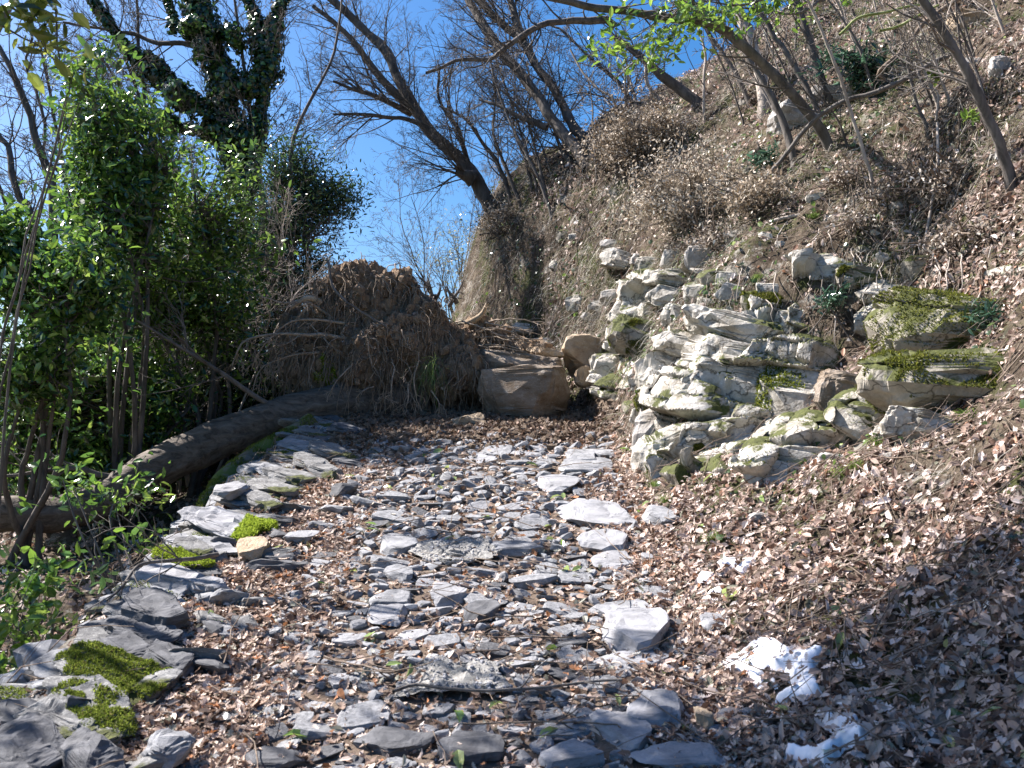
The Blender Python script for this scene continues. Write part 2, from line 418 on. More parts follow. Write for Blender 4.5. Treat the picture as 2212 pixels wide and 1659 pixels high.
def rot(v, yaw=0, pitch=0, roll=0):
    cy, sy = math.cos(yaw), math.sin(yaw); cp, sp = math.cos(pitch), math.sin(pitch); cr, sr = math.cos(roll), math.sin(roll)
    R = np.array([[cy, -sy, 0], [sy, cy, 0], [0, 0, 1]]) @ np.array([[cp, 0, sp], [0, 1, 0], [-sp, 0, cp]]) @ np.array([[1, 0, 0], [0, cr, -sr], [0, sr, cr]])
    return v @ R.T

OCC = []      # (x, y, rx, ry) footprints so that leaves mostly stay off large stones

def tops(v, f, up=0.2, region=None):
    a, b, c = v[f[:, 0]], v[f[:, 1]], v[f[:, 2]]
    n = np.cross(b - a, c - a); ar = np.linalg.norm(n, axis=1); n = n / np.maximum(ar[:, None], 1e-12)
    w = ar * (n[:, 2] > up)
    if region is not None: w = w * region((a + b + c) / 3)
    return a, b, c, n, w

def sample_mesh(v, f, n, r, up=0.2, region=None):
    a, b, c, nn, w = tops(v, f, up, region)
    if w.sum() <= 0: return np.zeros((0, 3)), np.zeros((0, 3))
    i = r.choice(len(f), n, p=w / w.sum()); u = r.random((n, 1)); s = r.random((n, 1)); m = u + s > 1
    u = np.where(m, 1 - u, u); s = np.where(m, 1 - s, s)
    return a[i] + u * (b[i] - a[i]) + s * (c[i] - a[i]), nn[i]

# ------------------------------------------------------------------ leaf / blade scattering
T_SIMPLE = (np.array([[0, 0, 0], [.3, .2, .06], [.3, 0, 0], [.3, -.2, .06], [.7, .17, .03], [.7, 0, -.04], [.7, -.17, .03], [1, 0, -.12]]) - [.5, 0, 0],
            np.array([[0, 2, 1], [0, 3, 2], [1, 2, 5], [1, 5, 4], [2, 3, 6], [2, 6, 5], [4, 5, 7], [5, 6, 7]]))
_o = np.array([[0, .0], [.12, .07], [.22, .2], [.3, .1], [.42, .3], [.5, .13], [.64, .34], [.72, .15], [.84, .22], [.9, .08], [1, 0]])
_ol = np.concatenate([_o, (_o * [1, -1])[-2:0:-1]])
_ov = np.concatenate([[[.5, 0]], _ol])
T_OAK = (np.column_stack([_ov[:, 0] - .5, _ov[:, 1], .35 * (_ov[:, 0] - .5) ** 2 + .9 * _ov[:, 1] ** 2]),
         np.array([[0, 1 + k, 1 + (k + 1) % len(_ol)] for k in range(len(_ol))]))
T_CHIP = (np.array([[-.5, 0, .05], [0, -.3, 0], [.5, .05, .1], [-.05, .28, -.02]]), np.array([[0, 1, 3], [1, 2, 3]]))
T_OVAL = (np.array([[-.5, 0, 0], [-.15, -.2, .05], [.25, -.17, .05], [.5, 0, -.06], [.25, .17, .05], [-.15, .2, .05]]), np.array([[0, 1, 5], [1, 2, 4], [1, 4, 5], [2, 3, 4]]))
T_IVY = (np.array([[-.4, 0, 0], [-.3, -.35, .02], [.05, -.42, .04], [.5, 0, -.08], [.05, .42, .04], [-.3, .35, .02], [0, 0, .07]]),
         np.array([[6, 0, 1], [6, 1, 2], [6, 2, 3], [6, 3, 4], [6, 4, 5], [6, 5, 0]]))
T_BLADE = (np.array([[0, -.5, 0], [0, .5, 0], [.4, -.35, .25], [.4, .35, .25], [1, 0, .2]]), np.array([[0, 1, 3], [0, 3, 2], [2, 3, 4]]))

def frames(nv, r, yaw=None):
    n = len(nv); nv = nrm(nv)
    if yaw is None:
        t = nrm(r.normal(size=(n, 3)))
    else: t = yaw
    t = nrm(t - (t * nv).sum(1, keepdims=True) * nv)
    return np.stack([t, np.cross(nv, t), nv], -1)      # columns

def scatter(tpl, pos, nv, size, r, yaw=None, curl=(0.5, 2.5), wid=(0.8, 1.2)):
    tv, tf = tpl; N = len(pos)
    L = np.repeat(tv[None], N, 0).astype(np.float32)
    L[:, :, 2] *= r.uniform(curl[0], curl[1], (N, 1)); L[:, :, 1] *= r.uniform(wid[0], wid[1], (N, 1))
    L *= np.asarray(size).reshape(-1, 1, 1)
    R = frames(nv, r, yaw)
    V = np.einsum('nij,nkj->nki', R, L) + pos[:, None]
    Fc = tf[None] + (np.arange(N) * len(tv))[:, None, None]
    return V.reshape(-1, 3), Fc.reshape(-1, 3), len(tv)

def colors(pal, wts, n, r, k, var=0.15):
    pal = np.array(pal, float); w = np.array(wts, float); i = r.choice(len(pal), n, p=w / w.sum())
    c = pal[i] * (1 + r.normal(0, var, (n, 1))); c = np.clip(c, 0.005, 0.85)
    return np.repeat(c, k, 0)

def join(parts):
    vs, fs, cs, o = [], [], [], 0
    for v, f, c in parts:
        vs.append(v); fs.append(f + o); cs.append(c); o += len(v)
    return np.concatenate(vs), np.concatenate(fs), np.concatenate(cs)

# ------------------------------------------------------------------ tubes and branches
def tube_arrays(lines, sides=5):
    """lines: list of (pts (n,3), radii (n,)); batches equal lengths"""
    by = {}
    for p, r_ in lines: by.setdefault(len(p), []).append((p, r_))
    V, Fs, off = [], [], 0
    for n, L in by.items():
        pts = np.stack([l[0] for l in L]).astype(float); rad = np.stack([l[1] for l in L]).astype(float); B = len(L)
        t = nrm(np.gradient(pts, axis=1))
        ref = nrm(pts[:, -1] - pts[:, 0]); alt = np.where(np.abs(ref[:, 2:3]) < 0.8, [[0, 0, 1.]], [[1., 0, 0]])
        u = nrm(np.cross(t, alt[:, None, :])); w = np.cross(t, u)
        a = np.arange(sides) / sides * 2 * math.pi
        ring = pts[:, :, None] + rad[:, :, None, None] * (np.cos(a)[None, None, :, None] * u[:, :, None] + np.sin(a)[None, None, :, None] * w[:, :, None])
        V.append(ring.reshape(-1, 3))
        s = np.arange(sides); s2 = (s + 1) % sides; seg = np.arange(n - 1)
        q = np.stack([seg[:, None] * sides + s, seg[:, None] * sides + s2, (seg[:, None] + 1) * sides + s2, (seg[:, None] + 1) * sides + s], -1).reshape(-1, 4)
        Fs.append((q[None] + (np.arange(B) * n * sides)[:, None, None]).reshape(-1, 4) + off); off += B * n * sides
    return np.concatenate(V), np.concatenate(Fs)

def smooth_line(pts, n, jit=0.0, r=None):
    pts = np.asarray(pts, float); m = len(pts)
    s = np.concatenate([[0], np.cumsum(np.linalg.norm(np.diff(pts, axis=0), axis=1))]); u = np.linspace(0, s[-1], n)
    q = np.stack([pts[0] * 2 - pts[1], *pts, pts[-1] * 2 - pts[-2]])
    k = np.clip(np.searchsorted(s, u, side='right') - 1, 0, m - 2); f = ((u - s[k]) / np.maximum(s[k + 1] - s[k], 1e-9))[:, None]
    p0, p1, p2, p3 = q[k], q[k + 1], q[k + 2], q[k + 3]
    o = 0.5 * (2 * p1 + (p2 - p0) * f + (2 * p0 - 5 * p1 + 4 * p2 - p3) * f ** 2 + (3 * p1 - p0 - 3 * p2 + p3) * f ** 3)
    if jit and r is not None:
        o = o + fbm(o * 2.2 / max(0.3, s[-1] * 0.15) + r.uniform(-9, 9, 3), 4, 3)[:, None] * nrm(r.normal(size=3)) * jit
    return o

def grow(out, p, d, length, rad, lvl, maxl, r, up=0.1, wig=0.35, kids=(7, 6, 5, 4), ang=0.8, ratio=0.5, segs=(9, 7, 5, 4), minr=0.0014):
    n = segs[min(lvl, len(segs) - 1)]
    st = length / (n - 1)
    dirs = [d]
    for k in range(n - 2):
        d = d + r.normal(0, wig / math.sqrt(n) * 1.2, 3); d[2] += up / n; d = d / math.sqrt(d @ d); dirs.append(d)
    pts = np.concatenate([[p], p + np.cumsum(np.array(dirs) * st, 0)])
    rr = np.linspace(rad, max(rad * 0.3, minr), n)
    out.setdefault(lvl, []).append((pts, rr))
    if lvl >= maxl: return
    nk = int(kids[min(lvl, len(kids) - 1)] * r.uniform(0.7, 1.3) + 0.5)
    for k in range(nk):
        t = r.uniform(0.2, 1.0); i = min(int(t * (n - 1)), n - 2); q = pts[i] + (pts[i + 1] - pts[i]) * (t * (n - 1) - i)
        dd = dirs[i]; s = r.normal(size=3); s = s - (s @ dd) * dd; s = s / max(math.sqrt(s @ s), 1e-6)
        a = ang * r.uniform(0.6, 1.25); nd_ = dd * math.cos(a) + s * math.sin(a)
        grow(out, q, nd_, length * ratio * r.uniform(0.6, 1.2) * (1.15 - 0.5 * t), max(rr[i] * 0.55, minr), lvl + 1, maxl, r, up, wig, kids, ang, ratio, segs, minr)

def branch_along(out, pts, rads, r, n, length, maxl, t0=0.25, ang=0.9, lvl=1, bias=None, **kw):
    for k in range(n):
        t = r.uniform(t0, 1.0); i = min(int(t * (len(pts) - 1)), len(pts) - 2)
        q = pts[i]; dd = nrm(pts[i + 1] - pts[i]); s = r.normal(size=3)
        if bias is not None: s = s + np.asarray(bias)
        s = nrm(s - (s @ dd) * dd); a = ang * r.uniform(0.6, 1.2)
        grow(out, q, dd * math.cos(a) + s * math.sin(a), length * r.uniform(0.5, 1.2) * (1.2 - 0.6 * t), min(max(rads[i] * 0.4, 0.003), min(.009, rads[0] * .25 + .002)), lvl, maxl, r, **kw)

K = 0.46293
def px_m(Y): return K * Y / F            # metres per overview pixel at depth Y

# ------------------------------------------------------------------ paving stones of the path
SLABS = []
def stone_px(X, Y, w, h, seed, mat, label=None, group=None, name='paving_stone', thick=0.09, raise_=0.35, yaw=0.0, roll=0.0, pitch=0.0, level=4, cuts=12, cat='stone', rough=0.035):
    p = hitd(X, Y + h * 0.15)
    if p is None: print('no hit', X, Y); return None
    m = px_m(p[1]) * (1.15 if cat == 'stone' and w > 60 else 1); graze = np.clip(0.21 + (1.6 - p[2]) / p[1], 0.15, 0.6)
    dx = w * m; dy = max(h * m / graze * 0.85, dx * 0.35); dy = min(dy, dx * 1.6)
    v, f = rock(seed, (dx, dy, thick), level, cuts, rough, 0.0, 0.5, 0.62, flat=.4)
    v = rot(v, yaw, pitch, roll)
    v = v @ np.array([[1, 0, 0], [0, 1, 0.21], [0, 0, 1.]])
    c = np.array([p[0], p[1], float(H(p[0], p[1])) + thick * (raise_ - 0.5) + 0.026])
    o = solo(name, v + c, f, mat, label or 'grey stone', cat, group)
    SLABS.append((c[0], c[1], dx / 2, dy / 2))
    return o, v + c, f, c

big = [
 (1290, 1112, 150, 62, 'slate_light', 'broad flat pale grey slab lying on the right half of the path, the farthest large slab', 0.10, 0.5, 0.1),
 (1297, 1172, 104, 46, 'slate_light', 'split grey slab with a crack along its top, just in front of the broad flat slab', 0.10, 0.55, -0.1),
 (1328, 1212, 96, 46, 'slate_light', 'squarish pale slab at the right edge of the cobbles, below the cracked slab', 0.08, 0.45, 0.0),
 (1372, 1366, 150, 92, 'slate_light', 'large pale layered boulder rising from the right edge of the path with a black shadow', 0.13, 0.6, 0.15),
 (1352, 1322, 130, 46, 'slate', 'darker grey slab tucked behind the large pale layered boulder', 0.10, 0.4, 0.2),
 (1375, 1428, 160, 36, 'slate_light', 'long narrow pale slab flush with the leaves below the large layered boulder', 0.06, 0.3, 0.05),
 (1426, 1540, 118, 86, 'slate_light', 'irregular pale stone right of the stick in the lower right of the path', 0.12, 0.5, -0.3),
 (1350, 1575, 92, 86, 'slate_light', 'rounded pale grey stone beside the irregular pale stone near the bottom', 0.08, 0.42, 0.5),
 (1470, 1645, 200, 60, 'slate_light', 'wide grey slab cut by the bottom edge of the picture', 0.10, 0.4, 0.0),
 (1235, 1640, 130, 50, 'slate_light', 'blocky pale stone at the bottom centre right of the path', 0.12, 0.45, 0.2),
 (1208, 1048, 84, 30, 'slate_light', 'smooth light oval stone below the stacked flat stones at the far right of the path', 0.08, 0.5, 0.1),
 (1255, 990, 74, 30, 'slate', 'flat grey stone topmost of the far stacked stones right of the path', 0.10, 0.55, 0.3),
 (1262, 1010, 120, 28, 'slate', 'long thin grey stone leaning against the far flat stones', 0.09, 0.5, 0.25),
 (1300, 988, 44, 34, 'slate', 'dark wedge stone at the right end of the far stacked stones', 0.12, 0.6, 0.5),
 (1430, 1122, 66, 46, 'slate', 'rounded grey stone lying off the path at the foot of the leafy bank', 0.14, 0.5, 0.4),
 (862, 1188, 80, 30, 'slate', 'blocky grey stone left of the far patch of mortar', 0.10, 0.5, -0.1),
 (866, 1244, 54, 40, 'slate', 'diamond shaped dark grey stone in the leaves left of centre', 0.09, 0.5, 0.7),
 (838, 1335, 84, 42, 'slate_light', 'flat light grey stone with a blunt end in the middle left of the path', 0.06, 0.4, -0.2),
 (845, 1297, 84, 34, 'slate', 'low grey stone half buried above the flat blunt stone', 0.07, 0.4, 0.1),
 (962, 1290, 80, 40, 'slate_light', 'pale weathered stone in the middle of the path left of a dark rounded stone', 0.09, 0.5, 0.1),
 (1040, 1334, 70, 34, 'slate_dark_and_shaded', 'dark domed stone in the middle of the path', 0.10, 0.55, 0.1),
 (1112, 1196, 120, 26, 'slate', 'long thin slab standing proud right of the far patch of mortar', 0.08, 0.55, 0.1),
 (1004, 1625, 150, 70, 'slate_dark_and_shaded', 'wide dark smooth stone at the bottom of the path left of centre', 0.08, 0.42, -0.1),
 (850, 1610, 160, 56, 'slate_dark_and_shaded', 'dark cracked stone beside the wide dark stone at the bottom', 0.08, 0.42, 0.0),
 (650, 1173, 66, 20, 'slate_light', 'small whitish stone on the leaves right of the bright moss', 0.06, 0.75, -0.15),
 (1520, 1578, 44, 30, 'tan', 'small brown pebble on the leaves between the path and the lower snow patch', 0.09, 0.7, 0.2),
 (585, 1655, 130, 50, 'slate_dark_and_shaded', 'dark flat slab at the bottom left of the path below the wall', 0.08, 0.4, 0.1),
 (1540, 1352, 60, 40, 'slate_light', 'pale stone on the leaves below the small snow patches', 0.08, 0.45, 0.3),
]
for i, (X, Y, w, h, mt, lab, th, ra, yw) in enumerate(big):
    stone_px(X, Y, w, h, 100 + i, M[mt], lab, None, 'path_slab', th, ra, yw)
# two patches of gravelly mortar
def mortar(X, Y, w, h, seed, lab):
    o, v, f, c = stone_px(X, Y, w, h, seed, M['mortar'], lab, None, 'mortar_patch', 0.04, 0.62, 0.1, level=5, cuts=6, cat='mortar', rough=0.12)
    r = np.random.default_rng(seed); pp, nn = sample_mesh(v, f, 420, r, 0.3)
    gv, gf = ico(1); n = len(pp); s = 0.002 + 0.008 * r.random((n, 1, 1)) ** 2
    V = (gv[None] * s * r.uniform(0.7, 1.3, (n, 1, 3)) + pp[:, None]).reshape(-1, 3); Fc = (gf[None] + (np.arange(n) * len(gv))[:, None, None]).reshape(-1, 3)
    g = part('grit', V, Fc, M['slate_light'], o); tag(g, kind='stuff')
mortar(975, 1474, 250, 100, 301, 'rough gravelly mortar patch in the near middle of the path')
mortar(990, 1192, 190, 62, 302, 'rough gravelly mortar patch farther up the path by the long thin slab')

# the many small cobbles: 20 shapes, every stone its own object
variants = []
vr = np.random.default_rng(11)
for k in range(24):
    a = vr.uniform(0.55, 0.9)
    v, f = rock(500 + k, (1.0, a, vr.uniform(0.28, 0.45)), 3, 9, 0.03, 0.0, 0.45, 0.68, flat=.3)
    variants.append(make_mesh('cobble', v, f, M[['slate', 'slate_dark_and_shaded', 'slate', 'slate_light', 'slate'][k % 5]]))
cand = []
r = np.random.default_rng(21)
tries = 0
while len(cand) < 900 and tries < 90000:
    tries += 1
    y = 2.5 + 5.6 * r.random() ** 1.25; x = r.uniform(-0.95, 0.68)
    if x < -0.62 and r.random() < 0.72: continue
    if x > 0.45 and r.random() < 0.5: continue
    s = r.choice([0.07, 0.1, 0.13, 0.17, 0.21], p=[.14, .24, .3, .22, .1] if tries < 22000 else [.6, .4, 0, 0, 0]) * r.uniform(0.85, 1.15) * (1 + 0.04 * (y - 3))
    rr = s * 0.5
    ok = all(((x - cx) / (rx + rr * .7)) ** 2 + ((y - cy) / (ry + rr * .5)) ** 2 > 1 for cx, cy, rx, ry in SLABS)
    if ok and all(((x - q[0]) / (rr + q[2]) / 0.92) ** 2 + ((y - q[1]) / (rr + q[2]) / 0.66) ** 2 > 1 for q in cand): cand.append((x, y, rr, s))
def cobble_at(x, y, s, r):
    yaw = r.normal(0, 0.35) + (math.pi if r.random() < .5 else 0)
    R = (r.normal(0, 0.12), r.normal(0, 0.12) + 0.0, yaw)
    z = float(H(x, y)) + s * r.uniform(-0.02, 0.06) + .006
    return (x, y, z), R
cand.sort(key=lambda q: -q[3] / q[1])
for q in cand[:290]:
    me = variants[int(r.integers(len(variants)))]
    loc, R = cobble_at(q[0], q[1], q[3], r)
    o = link('cobblestone', me, None, loc)
    o.rotation_euler = (R[0] + 0.2, R[1], R[2]) if abs(math.cos(R[2])) > 0 else R
    o.rotation_euler = (0.2 + R[0], R[1], R[2] if abs(R[2]) < 1.6 else R[2] - math.pi)
    o.scale = (q[3], q[3] * 0.95, q[3] * r.uniform(0.8, 1.15))
    tag(o, 'small grey cobble set among the dead leaves of the path', 'cobblestone', 'cobbles paving the path')
# the smallest ones and loose chippings, one mass
VV, FF, o_ = [], [], 0
base = [rock(700 + k, (1.0, 0.7, 0.5), 2, 10, 0.04, 0.0, 0.6, 0.5) for k in range(6)]
def chip(x, y, s):
    global o_
    v, f = base[int(r.integers(6))]
    v = rot(v * s, r.uniform(0, 6.3), r.normal(0, .25), r.normal(0, .25)) + np.array([x, y, float(H(x, y)) + s * 0.1])
    VV.append(v); FF.append(f + o_); o_ += len(v)
for q in cand[290:]: chip(q[0], q[1], q[3])
for k in range(700):
    y = 2.4 + 6 * r.random() ** 1.4; chip(np.clip(r.normal(-0.05, 0.5), -1.1, 0.9), y, r.uniform(0.015, 0.045))
solo('gravel', np.concatenate(VV), np.concatenate(FF), M['slate'], 'grey stone chippings between the cobbles', 'gravel', kind='stuff')

def fuzz(o, v, f, n, r, length=0.014, up=0.35, region=None, pal=None, name='moss', label=None):
    pp, nn = sample_mesh(v, f, n, r, up, region)
    if len(pp) == 0: return
    nv = nrm(nn + r.normal(0, 0.5, nn.shape)); yaw = nv
    cv, cf, k = scatter(T_BLADE, pp - nn * 0.002, nrm(r.normal(size=nn.shape)), r.uniform(0.5, 1.3, len(pp)) * length, r, yaw=nrm(nn + r.normal(0, 0.6, nn.shape)), wid=(0.35, 0.5))
    pal = pal or [(0.07, 0.1, 0.015), (0.15, 0.19, 0.03), (0.24, 0.29, 0.05), (0.13, 0.12, 0.04)]
    col = colors(pal, [3, 4, 2, 1][:len(pal)], len(pp), r, k)
    g = part(name, cv, cf, M['moss'], o, col=col)
    tag(g, label, kind='stuff')
def nmask(scale, thr, seed, lim=None):
    def g_(c):
        m = (fbm(c * scale, seed, 3) > thr).astype(float)
        if lim is not None: m = m * lim(c)
        return m
    return g_
# ------------------------------------------------------------------ edging stones of the retaining wall on the left
edge = [  # near wall stones take dark slate; tree shade is put into their colour
 # X, Y, w, h, mat, label, tilt, yaw, depth factor
 (745, 915, 90, 44, 'slate_dark_and_shaded', 'dark jagged stone at the far end of the wall under the fallen trunk'),
 (722, 960, 130, 50, 'edge', 'long grey slab at the far end of the wall below the dark jagged stone'),
 (668, 985, 120, 48, 'edge', 'broad ridged grey stone in the far part of the wall below the long slab'),
 (700, 1000, 110, 40, 'edge', 'lumpy grey stone facing the path beside the ridged stone in the wall'),
 (622, 1012, 130, 46, 'edge', 'thin tilted slab lying along the mossy log in the wall'),
 (585, 1035, 150, 40, 'edge', 'flat weathered slab in the wall, fifth from the fallen trunk'),
 (556, 1062, 150, 40, 'edge', 'low grey wall slab just above the great flat slab'),
 (480, 1112, 220, 84, 'slate_light', 'great flat pale slab of the wall with bright moss on its right end'),
 (420, 1163, 120, 40, 'edge', 'small rough stone under the great flat slab'),
 (395, 1190, 150, 44, 'edge', 'mossy narrow wall stone below the great flat slab'),
 (380, 1225, 170, 70, 'slate_light', 'chipped pale wall slab with a bare branch lying over it'),
 (455, 1240, 90, 30, 'slate_light', 'slender pale stone pointing to the path at the end of the branch'),
 (330, 1285, 170, 84, 'slate_dark_and_shaded', 'humped wall stone with a dark hollow face below the bare branch'),
 (310, 1335, 190, 70, 'slate_dark_and_shaded', 'dark ragged wall stone between the hollow stone and the rounded grey stones'),
 (270, 1372, 160, 70, 'slate_dark_and_shaded', 'rough dark grey wall stone above the big mossy slab'),
 (370, 1392, 150, 56, 'slate_dark_and_shaded', 'rounded grey wall stone at the right end of the rough dark grey one'),
 (245, 1422, 290, 110, 'edge', 'big wall slab thickly covered in dark green moss'),
 (205, 1490, 330, 90, 'edge', 'long grey slab with thin moss below the big mossy slab'),
 (150, 1525, 300, 90, 'edge', 'wide mossy streaked slab near the bottom left corner'),
 (60, 1590, 190, 120, 'slate_dark_and_shaded', 'pitted dark boulder in the bottom left corner of the wall'),
 (215, 1600, 200, 84, 'slate_dark_and_shaded', 'dark lumpy boulder at the foot of the wall right of the pitted boulder'),
 (60, 1655, 160, 60, 'slate_dark_and_shaded', 'low grey stone at the very bottom left under the pitted boulder'),
 (365, 1590, 110, 46, 'slate', 'flat grey stone by the wall foot among orange leaves'),
]
MOSSY = []
EDG = {}
for i, (X, Y, w, h, mt, lab) in enumerate(edge):
    p = hitd(X, Y)
    # the wall stones stand on the rim of the path
    t = None
    y = p[1]
    for _ in range(12):                                  # where the ray crosses a rim 8 cm above the path
        d = ray(X * K, Y * K); y = (1.6 - (0.10 if i != 12 else .14)) / (0.21 - d[2] / d[1])
        break
    c = P(X * K, Y * K, y)
    m = px_m(y); dx = w * m * 1.05; dy = min(max(0.15, h * m / 0.34 * 0.5), 0.34)
    th = 0.085 if i not in (12, 19, 20) else 0.13
    v, f = rock(900 + i, (dx, dy, th), 5 if w > 180 else 4, 9 if i < 19 else 13, 0.05 if i not in (19, 20) else .025, 0.05 if i < 19 else 0, 0.5, 0.68 if i < 19 else .6, 5.0, flat=.45 if i < 19 else 0)
    v = rot(v, -0.62 + 0.15 * math.sin(i * 2.1), 0.10 + 0.05 * math.sin(i), 0.0)
    v = v @ np.array([[1, 0, 0], [0, 1, 0.2], [0, 0, 1.]])
    c = c - np.array([0, 0, th * 0.28 + .02])
    o = solo('wall_stone', v + c, f, M[mt], lab, 'wall stone', 'edging stones of the retaining wall')
    EDG[i] = (o, v + c, f)
    SLABS.append((c[0], c[1], dx / 2, dy / 2))
r = np.random.default_rng(79)
for k in range(34):
    y = 2.3 + k * .178 + r.normal(0, .03); dx, dy, th = r.uniform(.34, .6), r.uniform(.16, .26), r.uniform(.05, .08)
    v, f = rock(1100 + k, (dx, dy, th), 4, 8, 0.05, 0.06, 0.5, 0.68, 5.0, flat=.4); v = rot(v, -.5 + r.normal(0, .12), .08 + r.normal(0, .04), 0) @ np.array([[1, 0, 0], [0, 1, 0.2], [0, 0, 1.]])
    c = np.array([float(xl(y)) + dx * .42 + r.uniform(-.04, .06), y, float(zp(y)) + .02 + r.uniform(-.01, .02)])
    o = solo('wall_stone', v + c, f, M[['edge', 'slate_dark_and_shaded', 'edge', 'slate'][k % 4]], 'thin flat grey edging slab laid between the larger slabs of the wall', 'wall stone', 'thin slabs between the larger edging stones')
    if k % 5 == 1: fuzz(o, v + c, f, 2500, r, .009, .3, nmask(6, .0, k)) if 'fuzz' in globals() else None
# hidden courses of the wall below its rim: drystone face on the valley side
r = np.random.default_rng(77)
wall_root = empty('retaining_wall', (-1.75, 4.5, 0.2), 'dry stone face of the retaining wall on the valley side under its edging stones', 'wall')
VV, FF, o_ = [], [], 0
for y in np.arange(1.6, 8.8, 0.26):
    for c_ in range(4):
        v, f = rock(int(r.integers(1e6)), (0.24, r.uniform(.22, .36), 0.19), 2, 12, 0.04)
        v = v + np.array([float(xl(y)) - 0.02 + r.normal(0, .02), y + r.normal(0, .05), float(zp(y)) - 0.04 - 0.17 * c_ - 0.05])
        VV.append(v); FF.append(f + o_); o_ += len(v)
part('stone_courses', np.concatenate(VV), np.concatenate(FF), M['slate'], wall_root)
# small stones along the inner and outer rim fill the joints
VV, FF, o_ = [], [], 0
for k in range(90):
    y = r.uniform(2.4, 8.2); x = float(xl(y)) + r.uniform(-0.05, 0.75)
    s = r.uniform(0.07, 0.2)
    v, f = rock(int(r.integers(1e6)), (s * 1.5, s, s * 0.5), 3, 12, 0.05)
    if k < 60:
        v = rot(v, r.normal(-.2, .4), r.normal(0.1, .15), r.normal(0, .15)) + np.array([x, y, float(zp(y)) + 0.01])
        solo('rim_stone', v, f, M[['edge', 'slate', 'slate_dark_and_shaded'][k % 3]], 'small grey stone wedged between the edging slabs of the wall', 'stone', 'small stones in the rim of the wall')

mr = np.random.default_rng(5)
o, v, f = EDG[16]; fuzz(o, v, f, 22000, mr, 0.011, 0.1, nmask(5, -0.12, 3))
o, v, f = EDG[17]; fuzz(o, v, f, 6000, mr, 0.012, 0.3, nmask(7, 0.12, 4))
o, v, f = EDG[18]; fuzz(o, v, f, 6000, mr, 0.012, 0.3, nmask(7, 0.08, 6))
bright = [(0.16, 0.22, 0.02), (0.28, 0.36, 0.04), (0.36, 0.44, 0.07)]
o, v, f = EDG[7]; cx = v[:, 0].mean() + 0.1; fuzz(o, v, f, 12000, mr, 0.02, 0.1, nmask(5, -0.2, 8, lambda c: c[:, 0] > cx), pal=[bright[0], bright[1], bright[2]], label='bright green moss')
o, v, f = EDG[9]; fuzz(o, v, f, 7000, mr, 0.016, 0.2, nmask(5, -0.1, 9), pal=bright[:2] + [(0.12, .15, .03)])
# cushion of bright moss beside the great slab
p = hitd(560, 1150); v, f = rock(66, (0.22, 0.22, 0.08), 3, 4, 0.08); v = v + p + [0, 0, 0.01]
o = solo('moss_cushion', v, f, M['bank'], 'bright green moss cushion on the path side of the great flat slab', 'moss')
fuzz(o, v, f, 8000, mr, 0.022, -0.2, None, pal=bright)
stone_px(500, 1096, 66, 30, 88, M['slate_light'], 'loose pale stone sitting on the great flat slab of the wall', None, 'loose_stone', 0.09, 1.5, 0.1)
stone_px(545, 1200, 70, 40, 89, M['tan'], 'brown stone in the leaves below the bright moss', None, 'loose_stone', 0.13, 0.6, 0.1)

